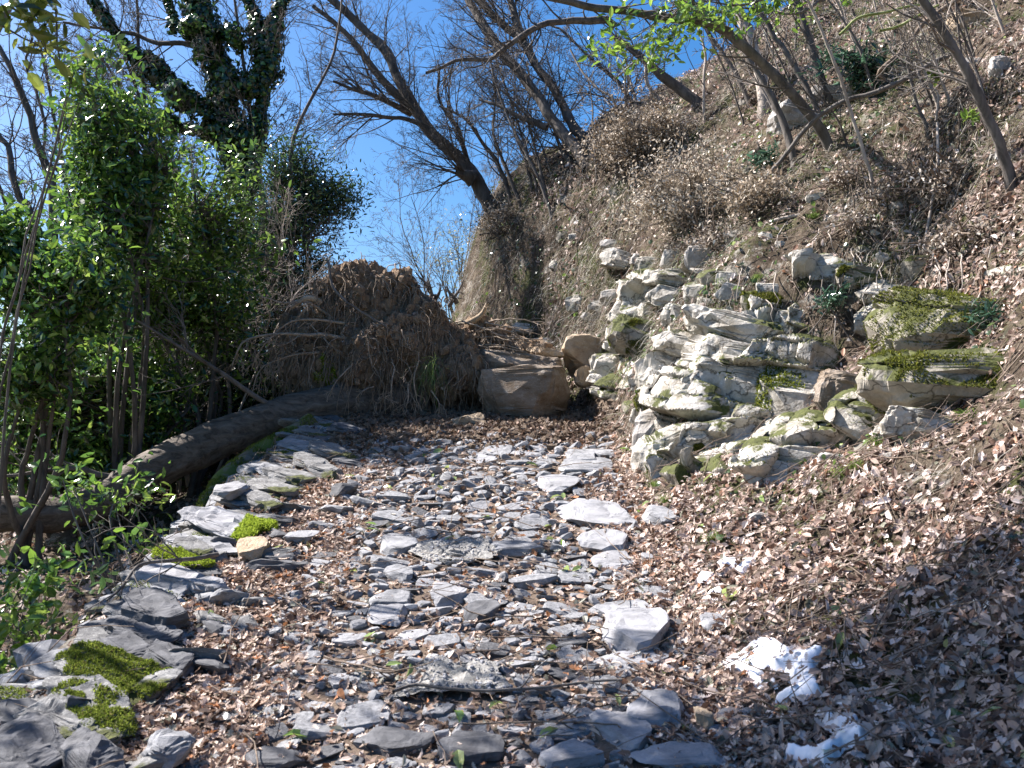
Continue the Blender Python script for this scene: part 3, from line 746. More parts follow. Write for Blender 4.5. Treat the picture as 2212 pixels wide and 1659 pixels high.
# ------------------------------------------------------------------ limestone outcrop on the right bank
OR = np.random.default_rng(33)
crag = [
 # X, Y, w, h, mat, label, roll(about view axis, + = right end down), depth factor, moss region threshold or None
 (1378, 668, 120, 84, 'limestone', 'pale block with a dark side at the top left nose of the outcrop', 0.1, 0.9, None),
 (1452, 640, 96, 52, 'limestone', 'squared white block behind the nose of the outcrop', 0.15, 0.8, None),
 (1465, 690, 70, 52, 'limestone', 'small white block directly left of the red paint mark', 0.2, 0.8, None),
 (1505, 645, 52, 66, 'limestone', 'upright pale block above the stone with the red mark', -0.1, 0.8, None),
 (1610, 712, 210, 62, 'limestone', 'long pale ledge stone ending in a dark square end, beside the red marked stone', 0.22, 1.0, None),
 (1535, 700, 112, 66, 'limestone', 'pale slanting stone bearing a faint red paint mark', 0.2, 0.9, None),
 (1395, 735, 150, 80, 'limestone_mossy', 'shadowed mossy layered stone under the nose of the outcrop', 0.35, 0.9, 0.1),
 (1480, 748, 130, 50, 'limestone', 'white flaky layer under the red marked stone', 0.25, 0.8, None),
 (1595, 778, 200, 58, 'limestone', 'slanting lower ledge under the long pale ledge stone', 0.24, 0.9, None),
 (1540, 830, 170, 96, 'limestone', 'bright white bulging rock face in the middle of the outcrop', 0.2, 0.7, None),
 (1625, 850, 150, 120, 'limestone', 'tall white rock face left of the hanging boulders', 0.1, 0.7, None),
 (1440, 805, 120, 90, 'limestone', 'white cracked rock above the dark moss hollow', 0.3, 0.8, None),
 (1430, 868, 100, 84, 'limestone_mossy', 'dark mossy bulge at the left foot of the outcrop', 0.0, 0.8, -0.3),
 (1408, 935, 74, 90, 'limestone_bare', 'narrow blue grey stone standing below the dark mossy bulge', -0.2, 0.8, None),
 (1505, 880, 110, 66, 'limestone', 'pale rock with mossy seams left of the white faces', 0.1, 0.7, 0.15),
 (1570, 915, 130, 60, 'limestone', 'white sloping rock under the bulging face', 0.1, 0.7, None),
 (1462, 990, 170, 120, 'limestone', 'large white tilted slab at the lowest left of the outcrop', -0.3, 0.6, 0.3),
 (1560, 975, 130, 120, 'limestone_bare', 'large pale rounded slab right of the lowest white slab', -0.2, 0.6, None),
 (1700, 880, 150, 140, 'limestone', 'hanging grey boulder with moss on its shoulder and a shaded underside', 0.3, 0.9, None),
 (1825, 880, 120, 140, 'ochre', 'brown boulder in a shade-darkened colour hanging in the dark hollow', 0.1, 0.9, None),  # darker ochre stone stands in for the shade of the hollow
 (1885, 885, 80, 100, 'limestone_bare', 'dark stone at the back of the hollow right of the brown boulder', 0.0, 0.9, None),
 (1672, 1040, 110, 86, 'limestone', 'isolated white boulder in the leaves below the hanging boulders', 0.0, 0.7, None),
 (1732, 990, 130, 60, 'limestone', 'low white stone just above the isolated boulder', 0.1, 0.7, None),
 (1798, 1003, 54, 42, 'limestone_bare', 'small pale stone right of the low white stone', 0, 0.8, None),
 (2105, 712, 290, 120, 'limestone_mossy', 'massive upper ledge hung with bright green moss on the right', 0.03, 1.0, -0.35),
 (2075, 838, 280, 110, 'limestone_mossy', 'massive lower ledge with a band of dark green moss', 0.0, 1.0, -0.1),
 (1965, 830, 130, 60, 'limestone', 'white broken corner of the lower mossy ledge', -0.4, 0.8, None),
 (2010, 925, 170, 80, 'limestone', 'white foot stone under the lower mossy ledge', 0.0, 0.8, None),
 (1888, 690, 74, 80, 'limestone', 'white knob left of the upper mossy ledge', 0.2, 0.8, None),
 (1948, 700, 60, 84, 'limestone', 'pale column stone touching the left end of the upper mossy ledge', 0.1, 0.8, None),
 (1925, 640, 120, 44, 'limestone', 'pale flat ledge above the white knob', 0.05, 0.8, None),
 (1875, 605, 120, 50, 'limestone_mossy', 'mossy stone band above the pale flat ledge', 0.0, 0.8, 0.0),
 (1785, 578, 120, 56, 'limestone', 'white lump high in the grass crossed by a thin dead stem', -0.2, 0.8, None),
 (1640, 660, 90, 60, 'limestone_mossy', 'mossy hump right of the upright pale block', 0.1, 0.9, -0.2),
 (1700, 700, 60, 50, 'limestone', 'pale stone behind the square end of the long ledge', 0.0, 0.9, None),
 (1460, 605, 170, 44, 'limestone', 'flat grey pavement of rock along the top of the outcrop', 0.08, 0.9, None),
 (1350, 566, 96, 38, 'limestone', 'white crumbly stone where the grassy slope meets the top of the outcrop', 0.2, 0.8, None),
 (1405, 575, 60, 36, 'limestone', 'small white stone beside the crumbly one', 0.1, 0.8, None),
 (1520, 566, 70, 60, 'limestone_bare', 'grey rounded stone under a tuft of pale dry grass', 0.0, 0.8, None),
 (1930, 938, 74, 44, 'limestone', 'white stone at the right lip of the dark hollow', 0.0, 0.8, None),
 (1918, 868, 60, 54, 'limestone', 'white stone above the right lip of the dark hollow', 0.1, 0.8, None),
 (1300, 838, 76, 70, 'limestone_mossy', 'mossy stone at the foot of the bank just right of the fallen clay', 0.0, 0.8, -0.1),
 (1640, 1128, 44, 36, 'limestone_bare', 'small grey stone alone on the leaf slope below the isolated boulder', 0.1, 0.8, None),
 (1182, 742, 60, 24, 'limestone', 'white flat stone on the far slope behind the root mass', 0.1, 0.8, None),
 (1145, 712, 70, 22, 'limestone', 'pale scrap of rock on the far slope left of the white flat stone', 0.1, 0.8, None),
 (1245, 655, 44, 40, 'limestone', 'white patch of rock on the grassy slope above the tan boulder', 0.1, 0.8, None),
 (1724, 262, 130, 70, 'limestone_bare', 'broad pale rock high on the bank behind the leaning stem', 0.15, 0.8, None),
 (1810, 205, 120, 40, 'limestone_bare', 'pale ledge beside the dark evergreen plant high on the bank', 0.05, 0.8, None),
 (2078, 62, 84, 70, 'tan', 'tan block with a dark underside near the top right corner', 0.3, 0.8, None),
 (2160, 160, 40, 76, 'limestone_bare', 'upright pale slab standing near the right edge high on the bank', -0.1, 0.7, None),
 (2110, 140, 60, 30, 'limestone_bare', 'small pale stone beside the upright slab near the right edge', 0.2, 0.7, None),
]
CR = {}
def place_rock(X, Y, w, h, mt, lab, roll, df, ms, i, push=0.12, strata=0.07, level=4, name='rock', cat='rock', group='limestone rocks of the bank', pos=None):
    p = pos if pos is not None else hitd(X, Y)
    if p is None: print('no hit rock', X, Y); return
    m = px_m(p[1]); e_ = 1.3 if i in (24, 25) else 1.12 if i in (18, 8, 4) else 1.0; dx, dz = w * m * 1.22 * e_, h * m * 1.2 * e_; dy = max(dx * 0.7, dz) * df
    v, f = rock(1200 + i, (dx, dy, dz), level, 9, 0.05, strata, 0.36, 0.68, 3.5)
    Ry = roll
    v = rot(v, OR.normal(0, .12) - 0.35, Ry * .7 + .1, 0)
    back = ray(X * K, Y * K) * [1, 1, 0]
    c = p + back * dy * push
    c[2] = p[2] + ray(X * K, Y * K)[2] * dy * push
    o = solo(name, v + c, f, M[mt], lab, cat, group)
    CR[i] = (o, v + c, f)
    if ms is not None:
        fuzz(o, v + c, f, int(9000 * min(2.5, max(0.6, dx * dz / 0.15))), OR, 0.015, -0.3, nmask(6.5, ms + .12, i), pal=[(0.045, 0.055, 0.012), (0.1, 0.115, 0.02), (0.19, 0.2, 0.035), (0.11, 0.1, 0.035)])
    return o
for i, (X, Y, w, h, mt, lab, roll, df, ms) in enumerate(crag):
    place_rock(X, Y, w, h, mt, lab, roll, df, ms, i, level=5 if w * h > 9000 else 4)
# moss on the shoulder of the hanging boulder, and the red mark
o, v, f = CR[18]; cx = v[:, 0].mean(); fuzz(o, v, f, 6000, OR, 0.02, -0.2, nmask(3, -0.3, 2, lambda c: (c[:, 0] < cx + 0.02) & (c[:, 2] > v[:, 2].mean() + .0)), pal=[(0.1, 0.13, 0.02), (0.18, 0.2, 0.03)])
o, v, f = CR[5]
d0 = ray(1526 * K, 703 * K)
tc = nrm(v - EYE) @ nrm(d0); idx = np.argsort(-tc)[:60]; front = idx[np.argmin(v[idx, 1])]
ctr = v[front]
fc = v[f].mean(1); sel = np.linalg.norm((fc - ctr) * [1, 0.6, 1.3], axis=1) < 0.055
a, b, c_ = v[f[:, 0]], v[f[:, 1]], v[f[:, 2]]; fn = nrm(np.cross(b - a, c_ - a)); sel &= fn[:, 1] < 0.3
mv = v[f[sel]].reshape(-1, 3) + np.repeat(fn[sel], 3, 0) * 0.003
if sel.sum(): part('red_paint_mark', mv, np.arange(len(mv)).reshape(-1, 3), M['red'], o)
# the bedrock itself: layered, jointed, one continuous mass the blocks are part of
def in_poly(x, y, pts):
    ins = np.zeros(x.shape, bool); dist = np.full(x.shape, 1e9); m = len(pts)
    for i in range(m):
        a, b = np.array(pts[i], float), np.array(pts[(i + 1) % m], float)
        cond = ((a[1] > y) != (b[1] > y)); xx = (b[0] - a[0]) * (y - a[1]) / (b[1] - a[1] + 1e-12) + a[0]; ins ^= cond & (x < xx)
        t = np.clip(((x - a[0]) * (b[0] - a[0]) + (y - a[1]) * (b[1] - a[1])) / ((b - a) @ (b - a)), 0, 1)
        dist = np.minimum(dist, np.hypot(x - a[0] - t * (b[0] - a[0]), y - a[1] - t * (b[1] - a[1])))
    return np.where(ins, dist, -dist)
def voronoi2(s, h, seed):
    i, j = np.floor(s).astype(np.int64), np.floor(h).astype(np.int64); f1 = np.full(s.shape, 9.0); f2 = f1.copy(); cid = np.zeros(s.shape); ds = np.zeros(s.shape); dh = ds.copy()
    for di in (-1, 0, 1):
        for dj in (-1, 0, 1):
            z0 = np.zeros_like(i); jx = _h(i + di, j + dj, z0, seed); jy = _h(i + di, j + dj, z0, seed + 5)
            d_ = np.maximum(np.abs(s - (i + di + .15 + .7 * jx)), np.abs(h - (j + dj + .25 + .5 * jy)) * 1.15)
            c_ = _h(i + di, j + dj, z0, seed + 9); n1 = d_ < f1
            f2 = np.where(n1, f1, np.minimum(f2, d_)); cid = np.where(n1, c_, cid); f1 = np.where(n1, d_, f1); ds = np.where(n1, s - (i + di + .15 + .7 * jx), ds); dh = np.where(n1, h - (j + dj + .25 + .5 * jy), dh)
    c2 = (cid * 7.31) % 1 - .5; c3 = (cid * 13.7) % 1 - .35
    return f1, f2, cid, ds * c2 + dh * c3
gy = np.linspace(4.6, 8.6, 520); gx = np.linspace(0.55, 3.6, 520)
X, Y = np.meshgrid(gx, gy); Z = H(X, Y); NV = HN(X, Y)
b_ = np.stack([X, Y, Z], -1) - EYE; zc = b_[..., 1] * math.cos(PITCH) + b_[..., 2] * math.sin(PITCH); yc = -b_[..., 1] * math.sin(PITCH) + b_[..., 2] * math.cos(PITCH)
PXo = (512 + F * X / zc) / K; PYo = (384 - F * yc / zc) / K
sd = in_poly(PXo, PYo, [(1300, 600), (1420, 575), (1600, 590), (1780, 560), (1900, 590), (2060, 590), (2260, 560), (2260, 700), (2100, 860), (1990, 950), (1850, 960), (1690, 1000), (1640, 1060), (1500, 1060), (1400, 1030), (1370, 900), (1290, 850), (1320, 700)])
q3 = np.stack([X, Y, Z], -1)
wv = fbm(q3 * 1.6, 61, 2) * .7
s_c = (X * .55 - Y * .85) / .5 + wv * .5; h_c = (Z + .16 * (X * .5 - Y * .8) + .05 * wv) / .21
f1, f2, cid, tl = voronoi2(s_c * .75, h_c * .8, 77); f1b, f2b, cidb, tlb = voronoi2(s_c * 2.0 + 9, h_c * 1.7, 78)
edge_ = np.clip((f2 - f1) / .12, 0, 1); edb = np.clip((f2b - f1b) / .15, 0, 1)
disp = .02 + .26 * (cid - .3) + .26 * tl - .14 * (1 - edge_) ** 1.3 + .045 * (cidb - .5) + .06 * tlb - .03 * (1 - edb) + .014 * fbm(q3 * 12, 63, 4)
soil = np.clip((fbm(q3 * 1.9, 66, 3) - .0) * 8, 0, 1)            # pockets where earth and leaves still cover it
mask = np.clip(np.minimum(sd / 26 + .8 * fbm(q3 * 4, 65, 2), (Y - 4.9) / .25), -1, 1)
disp = np.where(mask > 0, disp * np.clip(mask * 3, 0, 1), 0) - .12 * np.clip(-mask, 0, 1) - .14 * soil
V = q3 + nrm(NV * [1, 1, .45]) * disp[..., None]; nx = len(gx); a = (np.arange(len(gy) - 1)[:, None] * nx + np.arange(nx - 1)[None])
kk_ = (sd > -40)[:-1, :-1]; a = a[kk_]; Fq = np.stack([a, a + 1, a + nx + 1, a + nx], -1); used = np.unique(Fq); mp_ = np.zeros(nx * len(gy), int); mp_[used] = np.arange(len(used))
CRAGV, CRAGF = V.reshape(-1, 3)[used], mp_[Fq]
crag_o = solo('rock_outcrop', CRAGV, CRAGF, M['limestone'], 'layered pale limestone bedrock of the outcrop on the right bank behind its loose blocks', 'rock outcrop')
ct = np.concatenate([CRAGF[:, [0, 1, 2]], CRAGF[:, [0, 2, 3]]])
fuzz(crag_o, CRAGV, ct, 26000, OR, 0.012, -.3, nmask(3.2, .16, 7), pal=[(0.05, 0.06, 0.012), (0.11, 0.125, 0.02), (0.2, 0.21, 0.035), (0.13, 0.115, 0.04)])
# filler rocks that nothing tells apart
k = 0; fr = np.random.default_rng(8)
for t in range(900):
    X = fr.uniform(1310, 2100); Y = fr.uniform(560, 1010)
    if Y > 1010 - 0.12 * (X - 1300) + 40 or (X > 1650 and 640 < Y < 760 and X < 1850): continue
    if any(abs(X - q[0]) < q[2] * .38 and abs(Y - q[1]) < q[3] * .38 for q in crag): continue
    w = fr.uniform(30, 80)
    p = hitd(X, Y)
    if p is None: continue
    place_rock(X, Y, w, w * fr.uniform(.5, .8), ['limestone', 'limestone_mossy', 'limestone_bare'][k % 3], 'small pale limestone lump bedded among the larger rocks of the outcrop', fr.normal(.1, .2), .8, None, 400 + k, level=3, group='small lumps of limestone in the outcrop')
    k += 1
    if k >= 14: break

# blocks by the root mass
def block(X, Y, w, h, Yd, mt, lab, seed, yaw=0, roll=0, df=0.8, strata=0.1, name='boulder', cuts=10, rough=0.04, boxy=.45, cmin=.65):
    c = Pd(X, Y, Yd); m = px_m(Yd); v, f = rock(seed, (w * m, w * m * df, h * m), 5, cuts, rough, strata, boxy, cmin, 3)
    v = rot(v, yaw, roll, 0) + c
    return solo(name, v, f, M[mt], lab, 'boulder'), v, f
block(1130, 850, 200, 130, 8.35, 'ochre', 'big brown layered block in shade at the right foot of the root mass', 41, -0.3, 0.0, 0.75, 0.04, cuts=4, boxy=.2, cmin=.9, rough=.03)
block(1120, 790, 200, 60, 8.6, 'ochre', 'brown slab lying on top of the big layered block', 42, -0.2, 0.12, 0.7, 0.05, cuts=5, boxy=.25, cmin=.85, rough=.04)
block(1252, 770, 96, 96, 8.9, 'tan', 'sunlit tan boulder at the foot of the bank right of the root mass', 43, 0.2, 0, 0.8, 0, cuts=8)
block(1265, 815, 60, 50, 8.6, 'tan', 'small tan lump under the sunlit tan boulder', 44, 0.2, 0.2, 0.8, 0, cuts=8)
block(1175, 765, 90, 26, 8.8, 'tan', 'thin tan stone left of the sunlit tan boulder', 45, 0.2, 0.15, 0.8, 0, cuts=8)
p = hitd(1002, 925); block(1002, 915, 100, 34, p[1], 'tan', 'tilted flat tan slab on the dirt in front of the root mass', 46, 0.1, -0.3, 0.6, 0.03)

# ------------------------------------------------------------------ snow
SNOWP = []
def in_snow(x, y):
    ins = np.zeros(len(x), bool)
    for pts in SNOWP:
        one = np.zeros(len(x), bool); m = len(pts)
        for i in range(m):
            a, b = pts[i], pts[(i + 1) % m]
            cond = ((a[1] > y) != (b[1] > y)); xx = (b[0] - a[0]) * (y - a[1]) / (b[1] - a[1] + 1e-12) + a[0]; one ^= cond & (x < xx)
        ins |= one
    return ins
def snow(outline, label, name='snow_patch', thick=0.035, group=None):
    """outline in overview pixels, laid on the ground it covers"""
    pts = [hitd(a, b) for a, b in outline]
    pts = np.array(pts)[:, :2]; c = pts.mean(0)
    lo, hi = pts.min(0) - .02, pts.max(0) + .02; n = 90
    X, Y = np.meshgrid(np.linspace(lo[0], hi[0], n), np.linspace(lo[1], hi[1], n))
    q = np.stack([X.ravel(), Y.ravel()], 1); inside = np.zeros(len(q), bool); dist = np.full(len(q), 9.0)
    m = len(pts)
    for i in range(m):
        a, b = pts[i], pts[(i + 1) % m]
        cond = ((a[1] > q[:, 1]) != (b[1] > q[:, 1])); xx = (b[0] - a[0]) * (q[:, 1] - a[1]) / (b[1] - a[1] + 1e-12) + a[0]
        inside ^= cond & (q[:, 0] < xx)
        t = np.clip(((q - a) @ (b - a)) / ((b - a) @ (b - a) + 1e-12), 0, 1); dist = np.minimum(dist, np.linalg.norm(q - (a + t[:, None] * (b - a)), axis=1))
    sd = np.where(inside, dist, -dist) + 0.009 * fbm(np.column_stack([q * 26, q[:, :1] * 0]), 4, 4)
    hgt = thick * np.clip(sd / 0.03, -1, 1); hgt = np.where(sd > 0, thick * np.sqrt(np.clip(1 - (1 - np.clip(sd / 0.03, 0, 1)) ** 2, 0, 1)), sd * 1.5)
    gz = H(q[:, 0], q[:, 1]); z = gz + 0.012 + hgt + 0.012 * fbm(np.column_stack([q * 14, q[:, :1] * 0]), 6, 4)
    keep = (sd > -0.012).reshape(n, n)
    a = (np.arange(n - 1)[:, None] * n + np.arange(n - 1)[None]); kk = keep[:-1, :-1] & keep[1:, :-1] & keep[:-1, 1:] & keep[1:, 1:]
    a = a[kk]; f = np.stack([a, a + 1, a + n + 1, a + n], -1)
    used = np.unique(f); mp = -np.ones(n * n, int); mp[used] = np.arange(len(used))
    v = np.column_stack([q, z])[used]; f = mp[f]
    vb = v - [0, 0, 0.03]; fb = f[:, ::-1] + len(v)
    SNOWP.append(pts)
    solo(name, np.concatenate([v, vb]), np.concatenate([f, fb]), M['snow'], label, 'snow patch', group or 'remnants of snow beside the path', smooth=True)
snow([(1560, 1450), (1600, 1428), (1640, 1396), (1668, 1405), (1700, 1420), (1740, 1420), (1776, 1418), (1758, 1440), (1762, 1480), (1776, 1500), (1740, 1520), (1678, 1526), (1722, 1500), (1716, 1480), (1688, 1462), (1720, 1448), (1660, 1458), (1634, 1476), (1676, 1490), (1640, 1486), (1616, 1470)], 'largest white snow patch with a ragged hooked outline on the leaves', thick=0.034)
snow([(1772, 1570), (1790, 1556), (1812, 1566), (1850, 1572), (1868, 1590), (1862, 1610), (1820, 1620), (1796, 1645), (1780, 1657), (1700, 1650), (1698, 1628), (1740, 1636), (1790, 1620), (1812, 1596)], 'bluish half shaded snow patch at the bottom right of the path', thick=0.03)
snow([(1545, 1228), (1560, 1215), (1590, 1213), (1592, 1224), (1560, 1236)], 'upper left one of the pair of small snow scraps on the leaf slope', thick=0.018)
snow([(1592, 1234), (1612, 1220), (1632, 1216), (1626, 1228), (1602, 1240)], 'upper right one of the pair of small snow scraps on the leaf slope', thick=0.018)
snow([(1500, 1268), (1516, 1246), (1540, 1244), (1536, 1258), (1512, 1272)], 'small snow scrap left of and below the pair on the leaf slope', thick=0.018)
snow([(1520, 1302), (1536, 1284), (1560, 1280), (1558, 1292), (1536, 1304)], 'lowest small snow scrap on the leaf slope', thick=0.018)

# ------------------------------------------------------------------ leaf litter
LR = np.random.default_rng(55)
TAN = [(0.55, 0.43, 0.365), (0.66, 0.55, 0.485), (0.38, 0.28, 0.225), (0.15, 0.095, 0.07), (0.36, 0.2, 0.13), (0.72, 0.64, 0.6), (0.22, 0.22, 0.16)]
TW = [4.6, 3.2, 4.4, 5.2, 1.0, .9, 0.9]
def area_pts(n, x0, x1, y0, y1, power, dens=None):
    out = []; tot = 0; it = 0
    while tot < n and it < 60:
        it += 1
        x = LR.uniform(x0, x1, 200000); y = LR.uniform(y0, y1, 200000)
        st = 1 / np.maximum(HN(x, y, False)[:, 2], 0.25)
        w = (np.maximum(np.hypot(x, y), 2.0) / 2.0) ** -power * st / 3.5
        if dens is not None: w = w * dens(x, y)
        k = (LR.random(len(x)) < np.clip(w, 0, 1)) & ~in_snow(x, y); out.append(np.stack([x[k], y[k]], 1)); tot += k.sum()
    return np.concatenate(out)[:n]
def lay(xy, tpl, smin, smax, pal, wts, lift=(0.0, 0.03), tilt=0.55, curl=(0.5, 2.5), var=0.18):
    n = len(xy); z = H(xy[:, 0], xy[:, 1]); nv = nrm(HN(xy[:, 0], xy[:, 1]) + LR.normal(0, tilt, (n, 3)))
    pos = np.column_stack([xy, z]) + HN(xy[:, 0], xy[:, 1]) * LR.uniform(lift[0], lift[1], (n, 1))
    v, f, k = scatter(tpl, pos, nv, LR.uniform(smin, smax, n), LR, curl=curl)
    return v, f, colors(pal, wts, n, LR, k, var)
def bankd(x, y):                  # thin out where rock crops out or grass takes over
    d = x - xr(y); m = 0.35 + 0.65 * (fbm(np.stack([x * 1.1, y * 1.1, x * 0], -1), 31, 3) > -0.12)
    rock_zone = (y > 5.6) & (y < 8.0) & (d > 0.1) & (d < 1.7); m = np.where(rock_zone, m * 0.4, m)
    grassy = (y > 8) & (d > 0.2) & (d < 2.2); m = np.where(grassy, m * 0.7, m)
    return np.where(d > -0.15, m, 0)
A = area_pts(165000, 0.2, 8, 1.3, 14, 1.1, bankd)
n = len(A)
b1 = lay(A[:int(n * .38)], T_SIMPLE, 0.018, 0.068, TAN, TW, (0.0, 0.03), 0.6)
b2 = lay(A[int(n * .38):int(n * .55)], T_OAK, 0.025, 0.062, TAN, TW, (0.0, 0.03), 0.6)
b3 = lay(A[int(n * .55):], T_CHIP, 0.01, 0.04, TAN, TW, (0.0, 0.025), 0.9)
v, f, c = join([b1, b2, b3])
tag(link('bank_leaves', make_mesh('bank_leaves', v, f, M['litter'], False, c)), 'dead brown leaves covering the right bank', 'leaf litter', kind='stuff')
def pathd(x, y):
    u = x - xl(y)
    w = np.where(u < 0.95, 1.0, 0.17); w = np.where(x > 0.42, 1.0, w)
    w = np.where((u > 2.5) | (u < 0.05), 0, w)
    return w * np.where((y > 7.6), 0.6, 1)
B = area_pts(98000, -1.8, 0.95, 1.6, 9, 1.0, pathd)
n = len(B)
PAL = [(0.52, 0.4, 0.32), (0.64, 0.53, 0.45), (0.34, 0.24, 0.18), (0.16, 0.1, 0.07), (0.4, 0.18, 0.08), (0.74, 0.66, 0.58), (0.3, 0.3, 0.24)]
p1_ = lay(B[:int(n * .70)], T_CHIP, 0.012, 0.034, PAL, TW, (0.0, 0.018), 0.45)
p2_ = lay(B[int(n * .70):int(n * .86)], T_OAK, 0.026, 0.055, PAL, TW, (0.0, 0.03), 0.5)
p3_ = lay(B[int(n * .86):], T_SIMPLE, 0.025, 0.055, PAL, TW, (0.0, 0.03), 0.5)
v, f, c = join([p1_, p2_, p3_])
tag(link('path_leaves', make_mesh('path_leaves', v, f, M['litter'], False, c)), 'dead brown leaves strewn over the path between the cobbles', 'leaf litter', kind='stuff')
Lf = area_pts(34000, -9, -1.75, 1.2, 14, 1.0)
n = len(Lf); q1 = lay(Lf[:n // 2], T_SIMPLE, 0.04, 0.08, TAN, [4, 2, 5, 5, 1, .5, 1.5]); q2 = lay(Lf[n // 2:], T_OAK, 0.04, 0.08, TAN, [4, 2, 5, 5, 1, .5, 1.5])
v, f, c = join([q1, q2])
tag(link('slope_leaves', make_mesh('slope_leaves', v, f, M['litter'], False, c)), 'dead leaves on the shaded slope below the wall', 'leaf litter', kind='stuff')
# green leaves dropped here and there
G = np.stack([LR.uniform(-1.3, 1.6, 90), LR.uniform(2.4, 7, 90)], 1)
v, f, c = lay(G, T_SIMPLE, 0.05, 0.085, [(0.16, 0.25, 0.05), (0.3, 0.36, 0.12), (0.22, 0.3, 0.1)], [1, 1, 1], (0.02, 0.04), 0.3)
tag(link('fallen_green_leaves', make_mesh('fallen_green_leaves', v, f, M['evergreen'], False, c)), 'green leaves dropped on the path among the brown ones', 'leaf litter', kind='stuff')
Sx = LR.uniform(.6, 1.5, 40000); Sy = LR.uniform(2.2, 4.6, 40000); kq = in_snow(Sx, Sy); Sn = np.stack([Sx[kq], Sy[kq]], 1)[:70]
v, f, c = lay(Sn, T_OAK, 0.015, 0.04, TAN, TW, (0.04, 0.05), 0.3)
tag(link('leaves_on_snow', make_mesh('leaves_on_snow', v, f, M['litter'], False, c)), 'a few dead leaf scraps lying on the snow', 'leaf litter', kind='stuff')
# dug soil in front of the root mass
DZ = np.stack([LR.uniform(-1.3, 0.75, 9000), 7.9 + LR.normal(0, 0.3, 9000)], 1)
v, f, c = lay(DZ, T_CHIP, 0.02, 0.06, [(0.09, 0.06, 0.04), (0.16, 0.11, 0.08), (0.3, 0.2, 0.15)], [4, 3, 1], (0, 0.06), 0.9)
gv, gf = ico(1)
n = 2600; sxy = np.stack([LR.uniform(-1.35, 0.8, n), 8.05 + LR.normal(0, 0.32, n)], 1); s = LR.uniform(0.012, 0.05, n) ** 1.0
pos = np.column_stack([sxy, H(sxy[:, 0], sxy[:, 1]) + 0.02])
V = (gv[None] * (s[:, None, None] * LR.uniform(0.6, 1.3, (n, len(gv), 1))) + pos[:, None]).reshape(-1, 3); Fc = (gf[None] + (np.arange(n) * len(gv))[:, None, None]).reshape(-1, 3)
tag(link('dirt', make_mesh('dirt', V, Fc, M['rootsoil'])), 'dark dug up dirt in front of the root mass', 'dirt', kind='stuff')
tag(link('dirt_leaves', make_mesh('dirt_leaves', v, f, M['litter'], False, c)), 'brown leaf crumbs on the dug up dirt', 'leaf litter', kind='stuff')

# ------------------------------------------------------------------ dry grass and small twigs on the bank
GR = np.random.default_rng(91)
def strands(name, roots, nvv, lens, rad, pal, wts, mat, label, droop=1.0, seg=4, spread=0.5, parent=None, flat=True):
    n = len(roots)
    d = nrm(nvv + GR.normal(0, spread, (n, 3))); t = np.linspace(0, 1, seg)[None, :, None]; L = np.asarray(lens).reshape(-1, 1, 1)
    pts = roots[:, None] + d[:, None] * L * t; pts[:, :, 2] -= (droop * L[:, :, 0] * t[:, :, 0] ** 2)
    pts[:, 1:] += GR.normal(0, 0.04, (n, seg - 1, 3)) * L
    side = nrm(np.cross(d, GR.normal(size=(n, 3))))
    wdt = (rad * np.linspace(1, 0.25, seg))[None, :, None]
    a = pts + side[:, None] * wdt; b = pts - side[:, None] * wdt
    V = np.stack([a, b], 2).reshape(-1, 3)
    s = np.arange(seg - 1); q = np.stack([2 * s, 2 * s + 1, 2 * s + 3, 2 * s + 2], -1)
    Fq = (q[None] + (np.arange(n) * seg * 2)[:, None, None]).reshape(-1, 4)
    c = colors(pal, wts, n, GR, seg * 2, 0.2)
    if parent is not None:
        o = part(name, V, Fq, M[mat], parent, col=c)
    else:
        o = link(name, make_mesh(name, V, Fq, M[mat], False, c))
    return tag(o, label, None if parent is not None else 'grass', kind='stuff')
STRAW = [(0.44, 0.41, 0.34), (0.3, 0.28, 0.22), (0.64, 0.6, 0.52), (0.15, 0.18, 0.06), (0.1, 0.085, 0.065)]
def gd(x, y):
    d = x - xr(y); m = np.where((y > 5.8) & (d > 0.35), 0.9, 0.1); m = np.where((y > 8.3), .7, m); m = np.where((y > 9.6), .3, m)
    m = m * (0.2 + 0.8 * (fbm(np.stack([x * 1.6, y * 1.6, x * 0], -1), 71, 3) > -0.1))
    return np.where(d > 0.15, m, 0)
A = area_pts(64000, -1.5, 7, 2, 13.5, 0.5, gd)
nv = HN(A[:, 0], A[:, 1]); R0 = np.column_stack([A, H(A[:, 0], A[:, 1])])
down = np.stack([nv[:, 0], nv[:, 1], -0.2 + nv[:, 2] * 0.6], -1)
strands('dry_grass', R0, down, GR.uniform(0.04, 0.2, len(A)) * (1 + .8 * fbm(R0 * 1.5, 5, 2)), 0.002, STRAW, [5, 4, 3, 4, 3], 'grass', 'dry straw coloured grass hanging on the bank', droop=0.8, spread=.75)
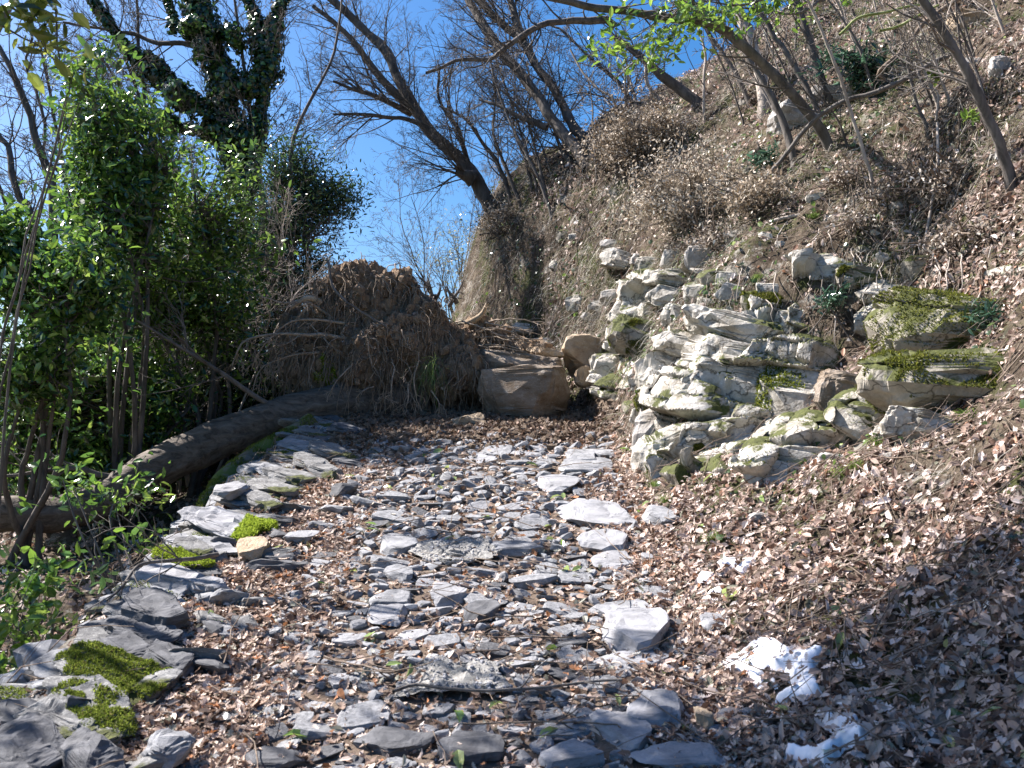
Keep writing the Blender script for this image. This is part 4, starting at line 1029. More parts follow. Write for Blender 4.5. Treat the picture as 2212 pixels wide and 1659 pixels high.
# tufts of green grass
TF = []
for X, Y in [(1545, 1165), (1440, 1085), (1860, 1010), (1420, 1050), (1700, 960), (1820, 1025), (1500, 1010), (1390, 890), (1640, 600), (1760, 470), (1480, 745), (1905, 960), (2090, 900), (1560, 610)]:
    p = hitd(X, Y); TF.append(p)
for i, p in enumerate(TF):
    n = 90; rt = p + GR.normal(0, 0.022, (n, 3)) * [1, 1, 0.3]
    nvv = np.tile(HN(p[0], p[1])[None] * [0.6, 0.6, 1], (n, 1)) + [0, 0, .3]
    d = nrm(nvv + GR.normal(0, .45, (n, 3))); seg = 4; t = np.linspace(0, 1, seg)[None, :, None]; L = GR.uniform(.04, .11, (n, 1, 1))
    pts = rt[:, None] + d[:, None] * L * t; pts[:, :, 2] -= 0.7 * L[:, :, 0] * t[:, :, 0] ** 2
    side = nrm(np.cross(d, GR.normal(size=(n, 3)))); w_ = (0.002 * np.linspace(1, .2, seg))[None, :, None]
    V = np.stack([pts + side[:, None] * w_, pts - side[:, None] * w_], 2).reshape(-1, 3)
    s = np.arange(seg - 1); q = np.stack([2 * s, 2 * s + 1, 2 * s + 3, 2 * s + 2], -1)
    Fq = (q[None] + (np.arange(n) * seg * 2)[:, None, None]).reshape(-1, 4)
    solo('grass_tuft', V, Fq, M['grass'], 'small tuft of green grass growing on the stony bank', 'grass tuft', 'green grass tufts on the bank', col=colors([(0.1, 0.17, 0.03), (0.2, 0.28, 0.06)], [1, 1], n, GR, seg * 2))
# fine twigs lying everywhere
def gdt(x, y):
    d = x - xr(y); return np.where(d > 0.1, 0.6, 0.12) * np.where((x - xl(y)) < 0.1, 1.5, 1)
A = area_pts(5200, -6, 7, 1.6, 13, 0.8, gdt)
L = []
for x, y in A:
    z = float(H(x, y)); l = GR.uniform(.08, .5); a = GR.uniform(0, 6.28)
    n_ = 5; t = np.linspace(-.5, .5, n_) * l
    xx = x + np.cos(a) * t + GR.normal(0, .02 * l, n_); yy = y + np.sin(a) * t + GR.normal(0, .02 * l, n_)
    zz = H(xx, yy) + 0.025 + np.abs(GR.normal(0, .02)) + np.linspace(0, GR.uniform(0, .08), n_)
    L.append((np.stack([xx, yy, zz], 1), np.linspace(1, .5, n_) * GR.uniform(.0012, .0035)))
v, f = tube_arrays(L, 4)
tag(link('twigs', make_mesh('twigs', v, f, M['twig'], True)), 'fine dead twigs lying on the ground', 'twigs', kind='stuff')
# small ivy and herbs among the bank litter
A = area_pts(6500, -6, 7, 1.8, 13, 0.3, lambda x, y: np.where((y < 4.6) & (x > 0), .12, 1) * np.where(fbm(np.stack([x * 1.2, y * 1.2, x * 0], -1), 51, 3) > 0.02, .8, .05) * np.where(x - xr(y) > .2, 1, np.where(x < xl(y) - .2, 1.2, 0)))
v, f, c = lay(A, T_IVY, 0.02, 0.05, [(0.06, 0.1, 0.03), (0.11, 0.17, 0.04), (0.2, 0.25, 0.1), (0.04, 0.07, 0.025)], [3, 3, 1, 3], (0.02, 0.06), 0.5)
tag(link('ground_ivy', make_mesh('ground_ivy', v, f, M['ivy'], False, c)), 'small green ivy leaves creeping over the bank and slope', 'ground cover', kind='stuff')

# ------------------------------------------------------------------ fallen tree with its torn up root plate
YR = 8.55
FT = empty('fallen_tree', Pd(830, 905, 8.4), 'fallen tree across the end of the path with its torn up root mass', 'fallen tree')
ln = [Pd(900, 860, 8.75), Pd(760, 872, 8.45), Pd(640, 892, 8.25), Pd(520, 930, 8.05), Pd(400, 982, 7.85), Pd(300, 1030, 7.7), Pd(215, 1085, 7.6), Pd(120, 1108, 7.5), Pd(0, 1110, 7.4), Pd(-200, 1125, 7.2), Pd(-480, 1140, 6.9)]
pts = smooth_line(ln, 90); n = len(pts)
rad = np.interp(np.linspace(0, 1, n), [0, .08, .25, .5, .62, .66, 1], [.24, .18, .158, .145, .137, .132, .115])
v, f = tube_arrays([(pts, rad)], 40)
ax = np.repeat(pts, 40, 0); dirn = nrm(v - ax)
u_ = np.repeat(np.arange(n), 40) * 0.03; ridges = vnoise(np.stack([np.tile(np.arange(40), n) * 0.9, u_ * 4, u_ * 0], -1), 3)
v = v + dirn * (fbm(v * 5, 3, 3) * 0.024 + ridges * 0.009)[:, None]
part('trunk', v, f, M['bark_fallen'], FT, True)
tw = {}
br = np.random.default_rng(14)
# limbs on the fallen trunk reaching up and left
for (X0, Y0, Yd0, X1, Y1, Yd1, X2, Y2, Yd2, rr) in [(640, 905, 8.2, 470, 800, 7.9, 292, 690, 7.7, .026), (300, 1030, 7.7, 150, 1010, 7.5, -30, 1035, 7.3, .03)]:
    p = smooth_line([Pd(X0, Y0, Yd0), Pd((X0 + X1) / 2, (Y0 + Y1) / 2 + 6, (Yd0 + Yd1) / 2), Pd(X1, Y1, Yd1), Pd(X2, Y2, Yd2)], 18, .03, br)
    r_ = np.linspace(rr, rr * .35, 18); tw.setdefault(0, []).append((p, r_))
    branch_along(tw, p, r_, br, 9, 0.75, 3, 0.2, 0.8, bias=(-.4, 0, .5), kids=(5, 4, 3), up=.2)
L = [x for k in tw for x in tw[k]]
vs = [tube_arrays(tw[k], 6 if k < 2 else 4) for k in tw]; off = np.cumsum([0] + [len(a[0]) for a in vs])
part('dead_branches', np.concatenate([a[0] for a in vs]), np.concatenate([a[1] + off[i] for i, a in enumerate(vs)]), M['bark_grey'], FT, True)
# the root plate: lumps of earth held by roots
RR = np.random.default_rng(23)
s_ = YR * K / F
lumps = [ # X, Y, depth, half sizes in overview px (x, z), depth half m
 (840, 775, 8.7, 175, 95, .4), (785, 655, 8.75, 96, 98, .34), (720, 710, 8.7, 90, 80, .3), (885, 735, 8.7, 100, 84, .34), (960, 790, 8.75, 100, 100, .4),
 (1030, 815, 8.9, 84, 70, .3), (690, 790, 8.6, 70, 90, .25), (910, 860, 9.2, 170, 75, .25), (770, 585, 8.8, 56, 34, .2), (845, 625, 8.8, 60, 40, .2), (1100, 785, 9.0, 110, 50, .3), (1025, 750, 8.95, 80, 60, .3), (650, 700, 8.75, 34, 40, .15), (925, 680, 8.6, 26, 40, .12), (655, 770, 8.65, 42, 80, .2), (700, 640, 8.7, 40, 40, .16)]
VV, FF, o_ = [], [], 0; PTS = []
for k, (X, Y, Yd, hx, hz, hy) in enumerate(lumps):
    v, f = ico(5 if hx > 80 else 4); v = v.copy()
    c = Pd(X, Y, Yd); sz = np.array([hx * s_, hy, hz * s_])
    w_ = v * sz + c
    dd = fbm(w_ * 3.2, 40, 5) * 0.2 + fbm(w_ * 11, 41, 4) * 0.11 - 0.03
    w_ = w_ + nrm(v / sz) * dd[:, None]
    PTS.append((w_, f)); VV.append(w_); FF.append(f + o_); o_ += len(v)
BODY_V, BODY_F = np.concatenate(VV), np.concatenate(FF)
TOPK = (1, 2, 8, 9, 12, 14, 15)  # top and left lumps: tan peat, its colour brightened to carry the sun
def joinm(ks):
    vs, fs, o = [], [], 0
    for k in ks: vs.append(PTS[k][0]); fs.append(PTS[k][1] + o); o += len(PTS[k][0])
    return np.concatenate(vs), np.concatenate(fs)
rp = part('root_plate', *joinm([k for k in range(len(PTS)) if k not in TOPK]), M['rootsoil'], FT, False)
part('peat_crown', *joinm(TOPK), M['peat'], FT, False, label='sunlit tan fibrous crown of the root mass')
# clods
pp, nn = sample_mesh(BODY_V, BODY_F, 15000, RR, -0.9)
k_ = nn[:, 1] < 0.5; pp, nn = pp[k_], nn[k_]; gv, gf = ico(1); n = len(pp)
s = 0.006 + 0.045 * RR.random(n) ** 4
V = (gv[None] * (s[:, None, None] * RR.uniform(.5, 1.4, (n, len(gv), 1)) * [1, 1, 1.3]) + pp[:, None]).reshape(-1, 3); Fc = (gf[None] + (np.arange(n) * len(gv))[:, None, None]).reshape(-1, 3)
g = part('clods', V, Fc, M['peat'], FT); tag(g, kind='stuff')
# woody roots one by one
def root(points, r0, r1, n=16, jit=0.04, label=None, kids=0, mat='root', klen=.3):
    p = smooth_line([Pd(a, b, c) for a, b, c in points], n, jit, RR); rd = np.linspace(r0, r1, n)
    L = {0: [(p, rd)]}
    if kids: branch_along(L, p, rd, RR, kids, klen, 3, 0.15, .9, bias=(0, 0, -1.0), kids=(4, 3, 2), up=-1.1, wig=.6, minr=.0018)
    vs = [tube_arrays(L[k], 7 if k == 0 else 4) for k in L]; off = np.cumsum([0] + [len(a[0]) for a in vs])
    o = part('root', np.concatenate([a[0] for a in vs]), np.concatenate([a[1] + off[i] for i, a in enumerate(vs)]), M[mat], FT, True)
    if label: o['label'] = label
root([(770, 735, 8.45), (690, 722, 8.3), (590, 722, 8.2), (530, 735, 8.15), (508, 770, 8.1), (500, 800, 8.1)], .02, .005, kids=16, label='long root arching out to the left of the root mass', klen=.4)
root([(720, 690, 8.5), (660, 650, 8.4), (620, 655, 8.35), (560, 640, 8.3)], .016, .004, kids=9)
root([(760, 700, 8.45), (650, 690, 8.3), (600, 715, 8.25), (560, 760, 8.2), (545, 800, 8.2)], .013, .003, kids=12)
root([(700, 760, 8.45), (620, 770, 8.3), (560, 800, 8.2), (545, 850, 8.15)], .012, .003, kids=12)
root([(716, 590, 8.45), (706, 555, 8.4)], .008, .004, n=6, kids=0)
root([(708, 562, 8.4), (726, 630, 8.3), (800, 690, 8.25), (836, 706, 8.25)], .013, .008, mat='bark_grey', label='straight grey root lying down the upper face of the root mass')
root([(690, 655, 8.5), (660, 645, 8.4), (630, 665, 8.35)], .03, .016, mat='tan', n=8, label='stubby pale root end')
for (a, b, c, d) in [(935, 660, 925, 598), (940, 650, 898, 588), (968, 660, 1000, 604), (985, 655, 962, 618), (940, 650, 950, 612)]:
    root([(a, b, 8.65), ((a + c) / 2 + 4, (b + d) / 2, 8.6), (c, d, 8.6)], .022, .004, n=8, jit=.03, kids=4, mat='bark_dark', klen=.12)
root([(1010, 700, 8.7), (1040, 680, 8.65), (1052, 655, 8.6)], .035, .012, n=7, kids=3, mat='tan', klen=.12, label='snapped orange root stub')
for k in range(16):
    X = RR.uniform(960, 1080); Y = RR.uniform(690, 780)
    root([(X, Y, 8.65), (X + RR.uniform(40, 80), Y + RR.uniform(-15, 20), 8.5), (X + RR.uniform(90, 170), Y + RR.uniform(0, 45), 8.5)], .008, .003, n=9, jit=.08, kids=2, klen=.2)
for (a, b, c, d) in [(850, 800, 846, 880), (885, 830, 880, 905), (800, 830, 765, 860), (930, 850, 945, 900), (760, 790, 710, 860), (905, 780, 912, 890), (820, 870, 850, 850)]:
    root([(a, b, 8.2), ((a + c) / 2 + RR.uniform(-15, 15), (b + d) / 2, 8.1), (c, d, 8.1)], .007, .003, n=10, jit=.1, kids=3, klen=.2)
# hair roots hanging from every ledge
pp, nn = sample_mesh(BODY_V, BODY_F, 12000, RR, -1.0)
k_ = (nn[:, 1] < 0.25) ; pp, nn = pp[k_], nn[k_]; n = len(pp); seg = 7
cl = fbm(pp * 4, 60, 3); keep = RR.random(n) < np.clip(0.55 + cl * 1.5, .1, 1); zc_ = Pd(850, 805, 8.5)[2]; keep &= (pp[:, 2] > zc_) | (RR.random(n) < .15)
pp, nn = pp[keep], nn[keep]; n = len(pp)
Ln = RR.uniform(0.03, 0.3, n) * (1 + 0.7 * np.clip(fbm(pp * 3, 62, 2) * 2, -.6, 1)); t = np.linspace(0, 1, seg)
d = nrm(nn * [1, 1, .4] + RR.normal(0, .55, (n, 3)))
pts = pp[:, None] + d[:, None] * (Ln[:, None] * (t - .45 * t ** 2) * .8)[..., None]
pts[:, :, 2] -= Ln[:, None] * t ** 1.7
pts[:, 1:] += np.cumsum(RR.normal(0, .3, (n, seg - 1, 3)), 1) * (Ln / seg)[:, None, None] * 1.6
rd = RR.uniform(.0018, .0055, n)[:, None] * np.linspace(1, .4, seg)
L = [(pts[i], rd[i]) for i in range(n)]
# shaggy curtains of longer roots
pc, nc = sample_mesh(BODY_V, BODY_F, 900, RR, -1.0); kq = (nc[:, 1] < .3) & (pc[:, 2] > 2.05); pc, nc = pc[kq], nc[kq]
for c0, n0 in zip(pc[:230], nc[:230]):
    big_l = RR.uniform(.18, .6)
    for j in range(int(RR.integers(5, 12))):
        l_ = big_l * RR.uniform(.5, 1.1); st_ = c0 + RR.normal(0, .03, 3); out_ = nrm(n0 * [1, 1, .2] + RR.normal(0, .35, 3)) * RR.uniform(.03, .12)
        pt = st_ + out_ * (1 - (1 - t[:, None]) ** 2) + np.column_stack([0 * t, 0 * t, -l_ * t ** 1.3]); pt[1:] += np.cumsum(RR.normal(0, .022, (seg - 1, 3)), 0)
        L.append((pt, RR.uniform(.003, .009) * np.linspace(1, .35, seg)))
v, f = tube_arrays(L, 3); g = part('root_hairs', v, f, M['root'], FT, True); tag(g, kind='stuff')
# leaf crumbs and moss caught on the mass
pp, nn = sample_mesh(BODY_V, BODY_F, 2600, RR, 0.1)
v, f, k = scatter(T_CHIP, pp + nn * .01, nrm(nn + RR.normal(0, .6, nn.shape)), RR.uniform(.015, .045, len(pp)), RR)
g = part('caught_leaves', v, f, M['litter'], FT, col=colors(TAN, TW, len(pp), RR, k)); tag(g, kind='stuff')
mc = Pd(700, 840, 8.35)
fuzz(FT, BODY_V, BODY_F, 5000, RR, .03, -1, lambda c: (np.linalg.norm((c - mc) * [2, 1, .8], axis=1) < .22).astype(float), pal=bright)
# tufts growing out of the face
rt = Pd(930, 790, 8.25) + RR.normal(0, .05, (90, 3)); nvv = np.tile([[-.1, -.7, -.2]], (90, 1))
strands('grass', rt, nvv, RR.uniform(.1, .22, 90), .0022, [(0.1, .17, .04), (.16, .24, .06)], [1, 1], 'grass', None, droop=1.0, parent=FT)

# mossy log leaning along the outside of the wall
ML = empty('mossy_log', Pd(560, 1000, 7.2), 'slender mossy log lying along the outer edge of the wall beneath the fallen trunk', 'log')
p = smooth_line([Pd(680, 915, 8.0), Pd(640, 942, 7.9), Pd(560, 985, 7.5), Pd(500, 1030, 7.1), Pd(455, 1075, 6.6), Pd(425, 1112, 6.2), Pd(380, 1150, 5.8)], 50)
rd = np.interp(np.linspace(0, 1, 50), [0, .5, .7, 1], [.10, .085, .04, .016])
v, f = tube_arrays([(p, rd)], 24); dirn = nrm(v - np.repeat(p, 24, 0)); v = v + dirn * (fbm(v * 9, 3, 3) * .02)[:, None]
part('trunk', v, f, M['bark_mossy'], ML, True)
tf = np.concatenate([f[:, [0, 1, 2]], f[:, [0, 2, 3]]])
fuzz(ML, v, tf, 9000, RR, .016, 0.0, nmask(4, -.1, 3), pal=[(0.12, 0.16, .02), (.22, .26, .05), (.16, .15, .05)])
# thin roots running beside it
for k in range(2):
    q = p[14:] + np.array([0.09 + .05 * k, -0.05, .02]) + fbm(p[14:] * 3 + k * 9, 3, 2)[:, None] * [0.04, 0, .03]
    v, f = tube_arrays([(q, np.linspace(.014, .006, len(q)))], 6); part('root', v, f, M['bark_grey'], ML, True)

# ------------------------------------------------------------------ bare trees
def bare_tree(name, label, cat, limbs, seed, mat='bark_dark', group=None, kids=24, klen=1.3, maxl=4, up=.25, twigmat=None, sides=10, kk=(6, 6, 5, 4), minr=.0022, bias=None, ang=.8, t0=.15, wig=.35, ground=True):
    """limbs: list of (list of (X, Y, depth), r0, r1); the first one is the trunk"""
    r = np.random.default_rng(seed); b0 = limbs[0][0][0]; h_ = hitd(b0[0], b0[1])
    if not ground: pass
    elif h_ is not None and abs(h_[1] - b0[2]) < 4:
        dd_ = h_[1] - b0[2]; limbs = [([(a, b, c + dd_) for a, b, c in pl], r0 * (1 + dd_ / b0[2]), r1) for pl, r0, r1 in limbs]
    else:
        w0 = Pd(*b0); gz = float(H(w0[0], w0[1])); py_ = (Hh / 2 - F * math.tan(math.atan2(gz - .1 - 1.6, w0[1]) - PITCH)) / K
        if py_ > b0[1]: limbs = [([(b0[0] + 2, py_, b0[2])] + list(limbs[0][0]), limbs[0][1], limbs[0][2])] + list(limbs[1:])
    base = Pd(*limbs[0][0][0]) - [0, 0, .05]
    root_ = empty(name, base, label, cat, group); big_, small = [], {}
    for li, (pl, r0, r1) in enumerate(limbs):
        n = 26; p = smooth_line([Pd(*a) for a in pl], n, .05 * min(1, np.linalg.norm(Pd(*pl[0]) - Pd(*pl[-1])) / 3), r); p[0] = Pd(*pl[0]) - [0, 0, .06 if li == 0 else 0]
        rd = np.linspace(r0, r1, n) * (1 + .08 * fbm(p * 3, li, 2)); big_.append((p, rd))
        branch_along(small, p, rd, r, kids if li == 0 else kids // 2, klen, maxl, t0 if li == 0 else .15, ang, kids=kk, up=up, minr=minr, bias=bias, wig=wig)
    v, f = tube_arrays(big_, sides); dirs = fbm(v * 7, 3, 3)
    v = v + nrm(v - np.repeat(np.concatenate([b[0] for b in big_]), sides, 0)) * (dirs * np.repeat(np.concatenate([b[1] for b in big_]), sides) * .25)[:, None]
    part('trunk', v, f, M[mat], root_, True)
    vs = [tube_arrays(small[k], 5 if k < 2 else 3) for k in small]
    if vs:
        off = np.cumsum([0] + [len(a[0]) for a in vs])
        part('crown', np.concatenate([a[0] for a in vs]), np.concatenate([a[1] + off[i] for i, a in enumerate(vs)]), M[twigmat or mat], root_, True)
    return root_
def Z2(x, y): return (x * .4973 + 1000) * .72, y * .4973 * .72       # positions read in an enlarged quarter
def Z3(x, y): return (x * .4973 + 1972) * .72, y * .4973 * .72
def Z1(x, y): return x * .4973 * .72, y * .4973 * .72
def zz(fn, pl, d0, d1):
    n = len(pl); return [(*fn(a, b), d0 + (d1 - d0) * i / max(1, n - 1)) for i, (a, b) in enumerate(pl)]
bare_tree('bare_tree', 'bare tree with a broken knobbly stub leaning left from the end of the slope', 'tree',
    [(zz(Z2, [(975, 1290), (860, 1090), (790, 990), (640, 850), (510, 690), (400, 500), (330, 330), (180, 170), (50, 50), (-150, -120)], 11.2, 12.2), .085, .042),
     (zz(Z2, [(510, 690), (390, 580), (260, 440), (130, 260), (0, 130), (-120, 40)], 11.9, 12.3), .06, .025),
     (zz(Z2, [(840, 1060), (800, 940), (750, 780), (640, 600), (640, 420)], 11.3, 11.5), .035, .012),
     (zz(Z2, [(640, 830), (480, 730), (330, 710), (180, 690), (0, 690)], 11.6, 11.2), .035, .012),
     (zz(Z2, [(470, 690), (300, 600), (130, 540), (0, 490)], 11.9, 11.4), .04, .014),
     (zz(Z2, [(840, 1080), (740, 1040)], 11.2, 11.1), .1, .03)], 1, kids=34, klen=1.0, kk=(7, 6, 4, 3), minr=.0013, wig=.2, up=.08)
bare_tree('bare_tree', 'tall straight bare tree leaning left behind the dry shrub, left one of the close pair', 'tree',
    [(zz(Z2, [(1530, 990), (1430, 860), (1300, 690), (1190, 520), (1050, 350), (950, 220), (870, 80), (770, -60)], 10.6, 12), .066, .045),
     (zz(Z2, [(1290, 770), (1140, 710), (1000, 640), (880, 600)], 11, 11.3), .04, .012)], 2, kids=34, klen=1.0, kk=(7, 6, 4, 3), minr=.0013, wig=.2, up=.08)
bare_tree('bare_tree', 'bare tree leaning left just right of the tall straight one, forking near the top', 'tree',
    [(zz(Z2, [(1560, 900), (1440, 740), (1340, 560), (1230, 400), (1130, 240), (1000, 120), (840, -30)], 10.7, 12), .058, .04),
     (zz(Z2, [(1140, 250), (1100, 120), (1060, -30)], 11.5, 11.8), .06, .04)], 3, kids=34, klen=1.0, kk=(7, 6, 4, 3), minr=.0013, wig=.2, up=.08)
bare_tree('bare_branch', 'long crooked dark bough sweeping down left across the sky in front of the leaning trees', 'bough',
    [(zz(Z2, [(1700, 120), (1480, 125), (1300, 135), (1180, 190), (1050, 280), (950, 355), (860, 355), (740, 365), (650, 410), (560, 440)], 8.8, 8.2), .035, .012)], 4, kids=16, klen=.6, maxl=3, wig=.6, kk=(5, 4, 4), ground=False)
bare_tree('bare_branch', 'thin dark bough sagging from the top edge towards the right through the green leaves', 'bough',
    [(zz(Z2, [(1100, -60), (1380, 0), (1560, 45), (1760, 65), (2000, 110), (2212, 130), (2400, 200)], 6.6, 7.0), .022, .035)], 5, kids=8, klen=.5, maxl=3, kk=(4, 3), ground=False)
# slim saplings in clumps on the skyline
sr = np.random.default_rng(9)
clump = [([(1320, 1300), (1240, 1080), (1150, 900), (1060, 720), (980, 500), (950, 380)], .022), ([(1240, 1180), (1190, 980), (1120, 760), (1040, 520), (960, 300)], .018), ([(1290, 1200), (1230, 940), (1170, 700), (1190, 540), (1160, 380)], .018),
         ([(1200, 1150), (1150, 940), (1090, 780), (1090, 600), (1100, 420)], .016), ([(1080, 1240), (1000, 1000), (900, 860), (800, 720), (640, 640)], .03), ([(1140, 1260), (1040, 1000), (960, 800), (980, 600), (960, 400)], .024), ([(1280, 1250), (1250, 1050), (1200, 900), (1140, 800)], .015),
         ([(1440, 1000), (1360, 860), (1330, 780)], .03), ([(1590, 1100), (1575, 900), (1560, 620), (1530, 450)], .012), ([(1320, 1080), (1250, 860), (1180, 760)], .014), ([(1760, 470), (1700, 330), (1650, 250)], .012), ([(1840, 660), (1800, 520), (1760, 400)], .02), ([(1700, 640), (1600, 540), (1500, 430), (1430, 300)], .02), ([(1820, 640), (1700, 480), (1560, 360), (1400, 200), (1300, 150)], .025),
         ([(1750, 700), (1780, 520), (1760, 300)], .018), ([(1900, 620), (1700, 600), (1500, 560), (1340, 600)], .012)]
for k, (pl, rr_) in enumerate(clump):
    d_ = 10.9 if k not in (7, 8, 10, 11, 12, 13, 14, 15) else 9.6
    bare_tree('bare_sapling', 'slim bare sapling in the tangle on the skyline of the bank', 'sapling', [(zz(Z2, pl, d_, d_ + .5), rr_, rr_ * .45)], 20 + k, kids=12, klen=.75, maxl=3, group='saplings on the skyline', sides=6, mat='bark_dark' if k % 3 else 'bark_grey', kk=(5, 4, 4), up=.3)
# stems standing on the upper right bank
stems = [
 ([(640, 700), (630, 450), (560, 250), (470, 0), (440, -80)], .065, .05, 'bark_pale', 'pale sunlit trunk standing in the clump on the upper bank', 9.2, 9.6),
 ([(1050, 890), (930, 700), (780, 530), (600, 350), (400, 180), (170, 0), (60, -90)], .042, .035, 'bark_grey', 'long grey stem leaning far left across the upper bank', 7.7, 7.4),
 ([(830, 1010), (790, 830), (700, 600), (550, 350), (470, 200)], .032, .02, 'bark_grey', 'crooked dark stem between the pale trunk and the long leaning stem', 8.2, 8.4),
 ([(1050, 605), (1000, 500), (920, 250), (840, 0), (820, -80)], .036, .025, 'bark_dark', 'straight dark stem left of the dark evergreen plant', 8.6, 8.6),
 ([(980, 690), (880, 500), (740, 260), (590, 30), (540, -60)], .026, .02, 'bark_grey', 'thin stem rising between the pale trunk and the straight dark stem', 8.6, 8.8),
 ([(2140, 1120), (2080, 900), (1950, 600), (1800, 300), (1600, 0), (1540, -90)], .034, .022, 'bark_grey', 'bare straight stem leaning left near the right edge of the picture', 6.2, 6.0),
 ([(1290, 1180), (1290, 1060), (1160, 650), (1080, 400), (910, 0), (880, -60)], .013, .009, 'bark_pale', 'very thin pale whip crossing the bank from the top edge', 6.9, 6.6),
 ([(560, 640), (470, 430), (340, 240), (250, 90)], .024, .015, 'bark_grey', 'short leaning stem left of the pale trunk', 9.0, 9.2),
 ([(285, 740), (280, 500), (290, 330), (240, 150)], .014, .01, 'bark_pale', 'small wavy pale stem above the dry shrub', 8.8, 8.9),
 ([(250, 620), (160, 560), (0, 430), (-150, 300), (-260, 220)], .055, .03, 'bark_dark', 'stout dark trunk bent low to the left above the dry shrub', 9.3, 9.6),
 ([(30, 640), (-60, 500), (-70, 380), (-110, 360), (-260, 480)], .02, .01, 'bark_pale', 'pale bent stem hooked over to the left above the dry shrub', 8.9, 8.9),
 ([(830, 320), (840, 150), (820, 0)], .012, .008, 'bark_dark', 'thin dark pole at the back of the upper bank', 9.3, 9.4),
 ([(650, 450), (660, 250), (640, 0)], .014, .01, 'bark_dark', 'thin upright pole touching the pale trunk', 9.3, 9.4),
 ([(1680, 750), (1690, 560), (1600, 520), (1560, 380)], .008, .005, 'bark_pale', 'forked pale seedling with young green leaves on the right bank', 6.3, 6.3),
 ([(1590, 1600), (1640, 1320), (1690, 1000), (1690, 740)], .011, .008, 'bark_pale', 'long pale trailing stem down the right bank above the mossy ledges', 5.9, 6.3),
 ([(1700, 1000), (1900, 1400), (2000, 1500)], .006, .004, 'bark_dark', 'fine dark twig standing on the right bank near the leaning stem', 5.8, 5.8)]
for k, (pl, r0, r1, mt, lab, d0, d1) in enumerate(stems):
    bare_tree('slender_tree' if r0 > .02 else 'sapling', lab, 'tree' if r0 > .02 else 'sapling', [(zz(Z3, pl, d0, d1), r0, r1)], 50 + k, mat=mt, kids=7 if r0 > .02 else 4, klen=.6, maxl=3, kk=(4, 4, 3), sides=10, t0=.3, twigmat='bark_grey')
# upper right hillside clutter: more saplings
for k in range(26):
    X = sr.uniform(1480, 2200); Y = sr.uniform(40, 330); p = hitd(X, Y)
    if p is None or p[1] > 13: continue
    d_ = p[1]; hgt = sr.uniform(120, 420)
    bare_tree('bare_sapling', 'thin bare sapling scattered over the upper right bank', 'sapling', [([(X, Y + 4, d_), (X - hgt * .15, Y - hgt * .4, d_), (X - hgt * sr.uniform(.2, .6), Y - hgt, d_)], sr.uniform(.006, .016), .004)], 80 + k, mat=['bark_grey', 'bark_dark', 'bark_pale'][k % 3], kids=6, klen=.45, maxl=3, kk=(4, 3), sides=5, group='thin saplings on the upper bank')
# fallen sticks
def stick(fn, pl, d0, d1, r0, r1, mt, lab, name='fallen_branch', cat='branch', kids=0, jit=.02, seed=1, klen=.3):
    r = np.random.default_rng(seed); p = smooth_line([Pd(*a) for a in zz(fn, pl, d0, d1)], 24, jit, r); rd = np.linspace(r0, r1, 24)
    L = {0: [(p, rd)]}
    if kids: branch_along(L, p, rd, r, kids, klen, 2, .2, .8, kids=(3, 2), up=0)
    vs = [tube_arrays(L[k], 8 if k == 0 else 4) for k in L]; off = np.cumsum([0] + [len(a[0]) for a in vs])
    return solo(name, np.concatenate([a[0] for a in vs]), np.concatenate([a[1] + off[i] for i, a in enumerate(vs)]), M[mt], lab, cat, smooth=True, base=p[0])
stick(Z3, [(1830, 300), (1640, 390), (1450, 500), (1280, 570), (1150, 600), (1000, 680), (900, 780), (780, 930), (650, 1080), (615, 1200)], 7.0, 7.5, .02, .016, 'bark_grey', 'long curved dead branch lying diagonally across the upper bank', kids=5)
stick(Z3, [(1830, -20), (1700, 70), (1600, 150), (1480, 300), (1340, 430), (1375, 480)], 6.9, 7.2, .02, .014, 'twig', 'knotty dead branch slanting down from the top right', kids=3)
stick(Z3, [(1100, 210), (1220, 110), (1400, 70), (1580, 30), (1660, 60)], 6.0, 6.2, .009, .007, 'green_stem', 'arching green stem near the top right', 'green_stem', 'stem')
stick(Z3, [(1340, 185), (1450, 160), (1560, 100), (1700, 30)], 6.1, 6.2, .009, .006, 'green_stem', 'second green stem below the arching one near the top right', 'green_stem', 'stem')
stick(Z3, [(680, 1340), (790, 1310), (900, 1290)], 7.0, 6.9, .014, .012, 'bark_pale', 'short thick pale stick lying in the leaves of the bank', kids=0)
def ground_stick(pts, r0, r1, mt, lab, lift=.03, kids=4, seed=3, jit=.02):
    r = np.random.default_rng(seed); q = np.array([hitd(a, b) for a, b in pts]); q[:, 2] += lift
    p = smooth_line(q, 26, jit, r); rd = np.linspace(r0, r1, 26); L = {0: [(p, rd)]}
    if kids: branch_along(L, p, rd, r, kids, .22, 2, .2, .7, kids=(3, 2), up=.1)
    vs = [tube_arrays(L[k], 7 if k == 0 else 4) for k in L]; off = np.cumsum([0] + [len(a[0]) for a in vs])
    solo('fallen_branch', np.concatenate([a[0] for a in vs]), np.concatenate([a[1] + off[i] for i, a in enumerate(vs)]), M[mt], lab, 'stick', smooth=True, base=p[0])
ground_stick([(850, 1535), (900, 1520), (960, 1528), (1060, 1533), (1160, 1526), (1260, 1515), (1345, 1508)], .006, .0045, 'bark_grey', 'long thin stick lying across the cobbles in the foreground', .06, 3, 4)
ground_stick([(950, 1420), (1010, 1424), (1080, 1421)], .004, .003, 'twig', 'thin straight twig on the leaves in the middle of the path', .03, 1, 5)
ground_stick([(700, 1440), (760, 1460), (830, 1480), (870, 1470)], .004, .003, 'twig', 'fine crooked twig left of the near mortar patch', .04, 5, 6)
ground_stick([(1000, 1590), (1300, 1590), (1340, 1600)], .003, .0025, 'twig', 'hair thin twig among the cobbles at the bottom', .04, 2, 8)
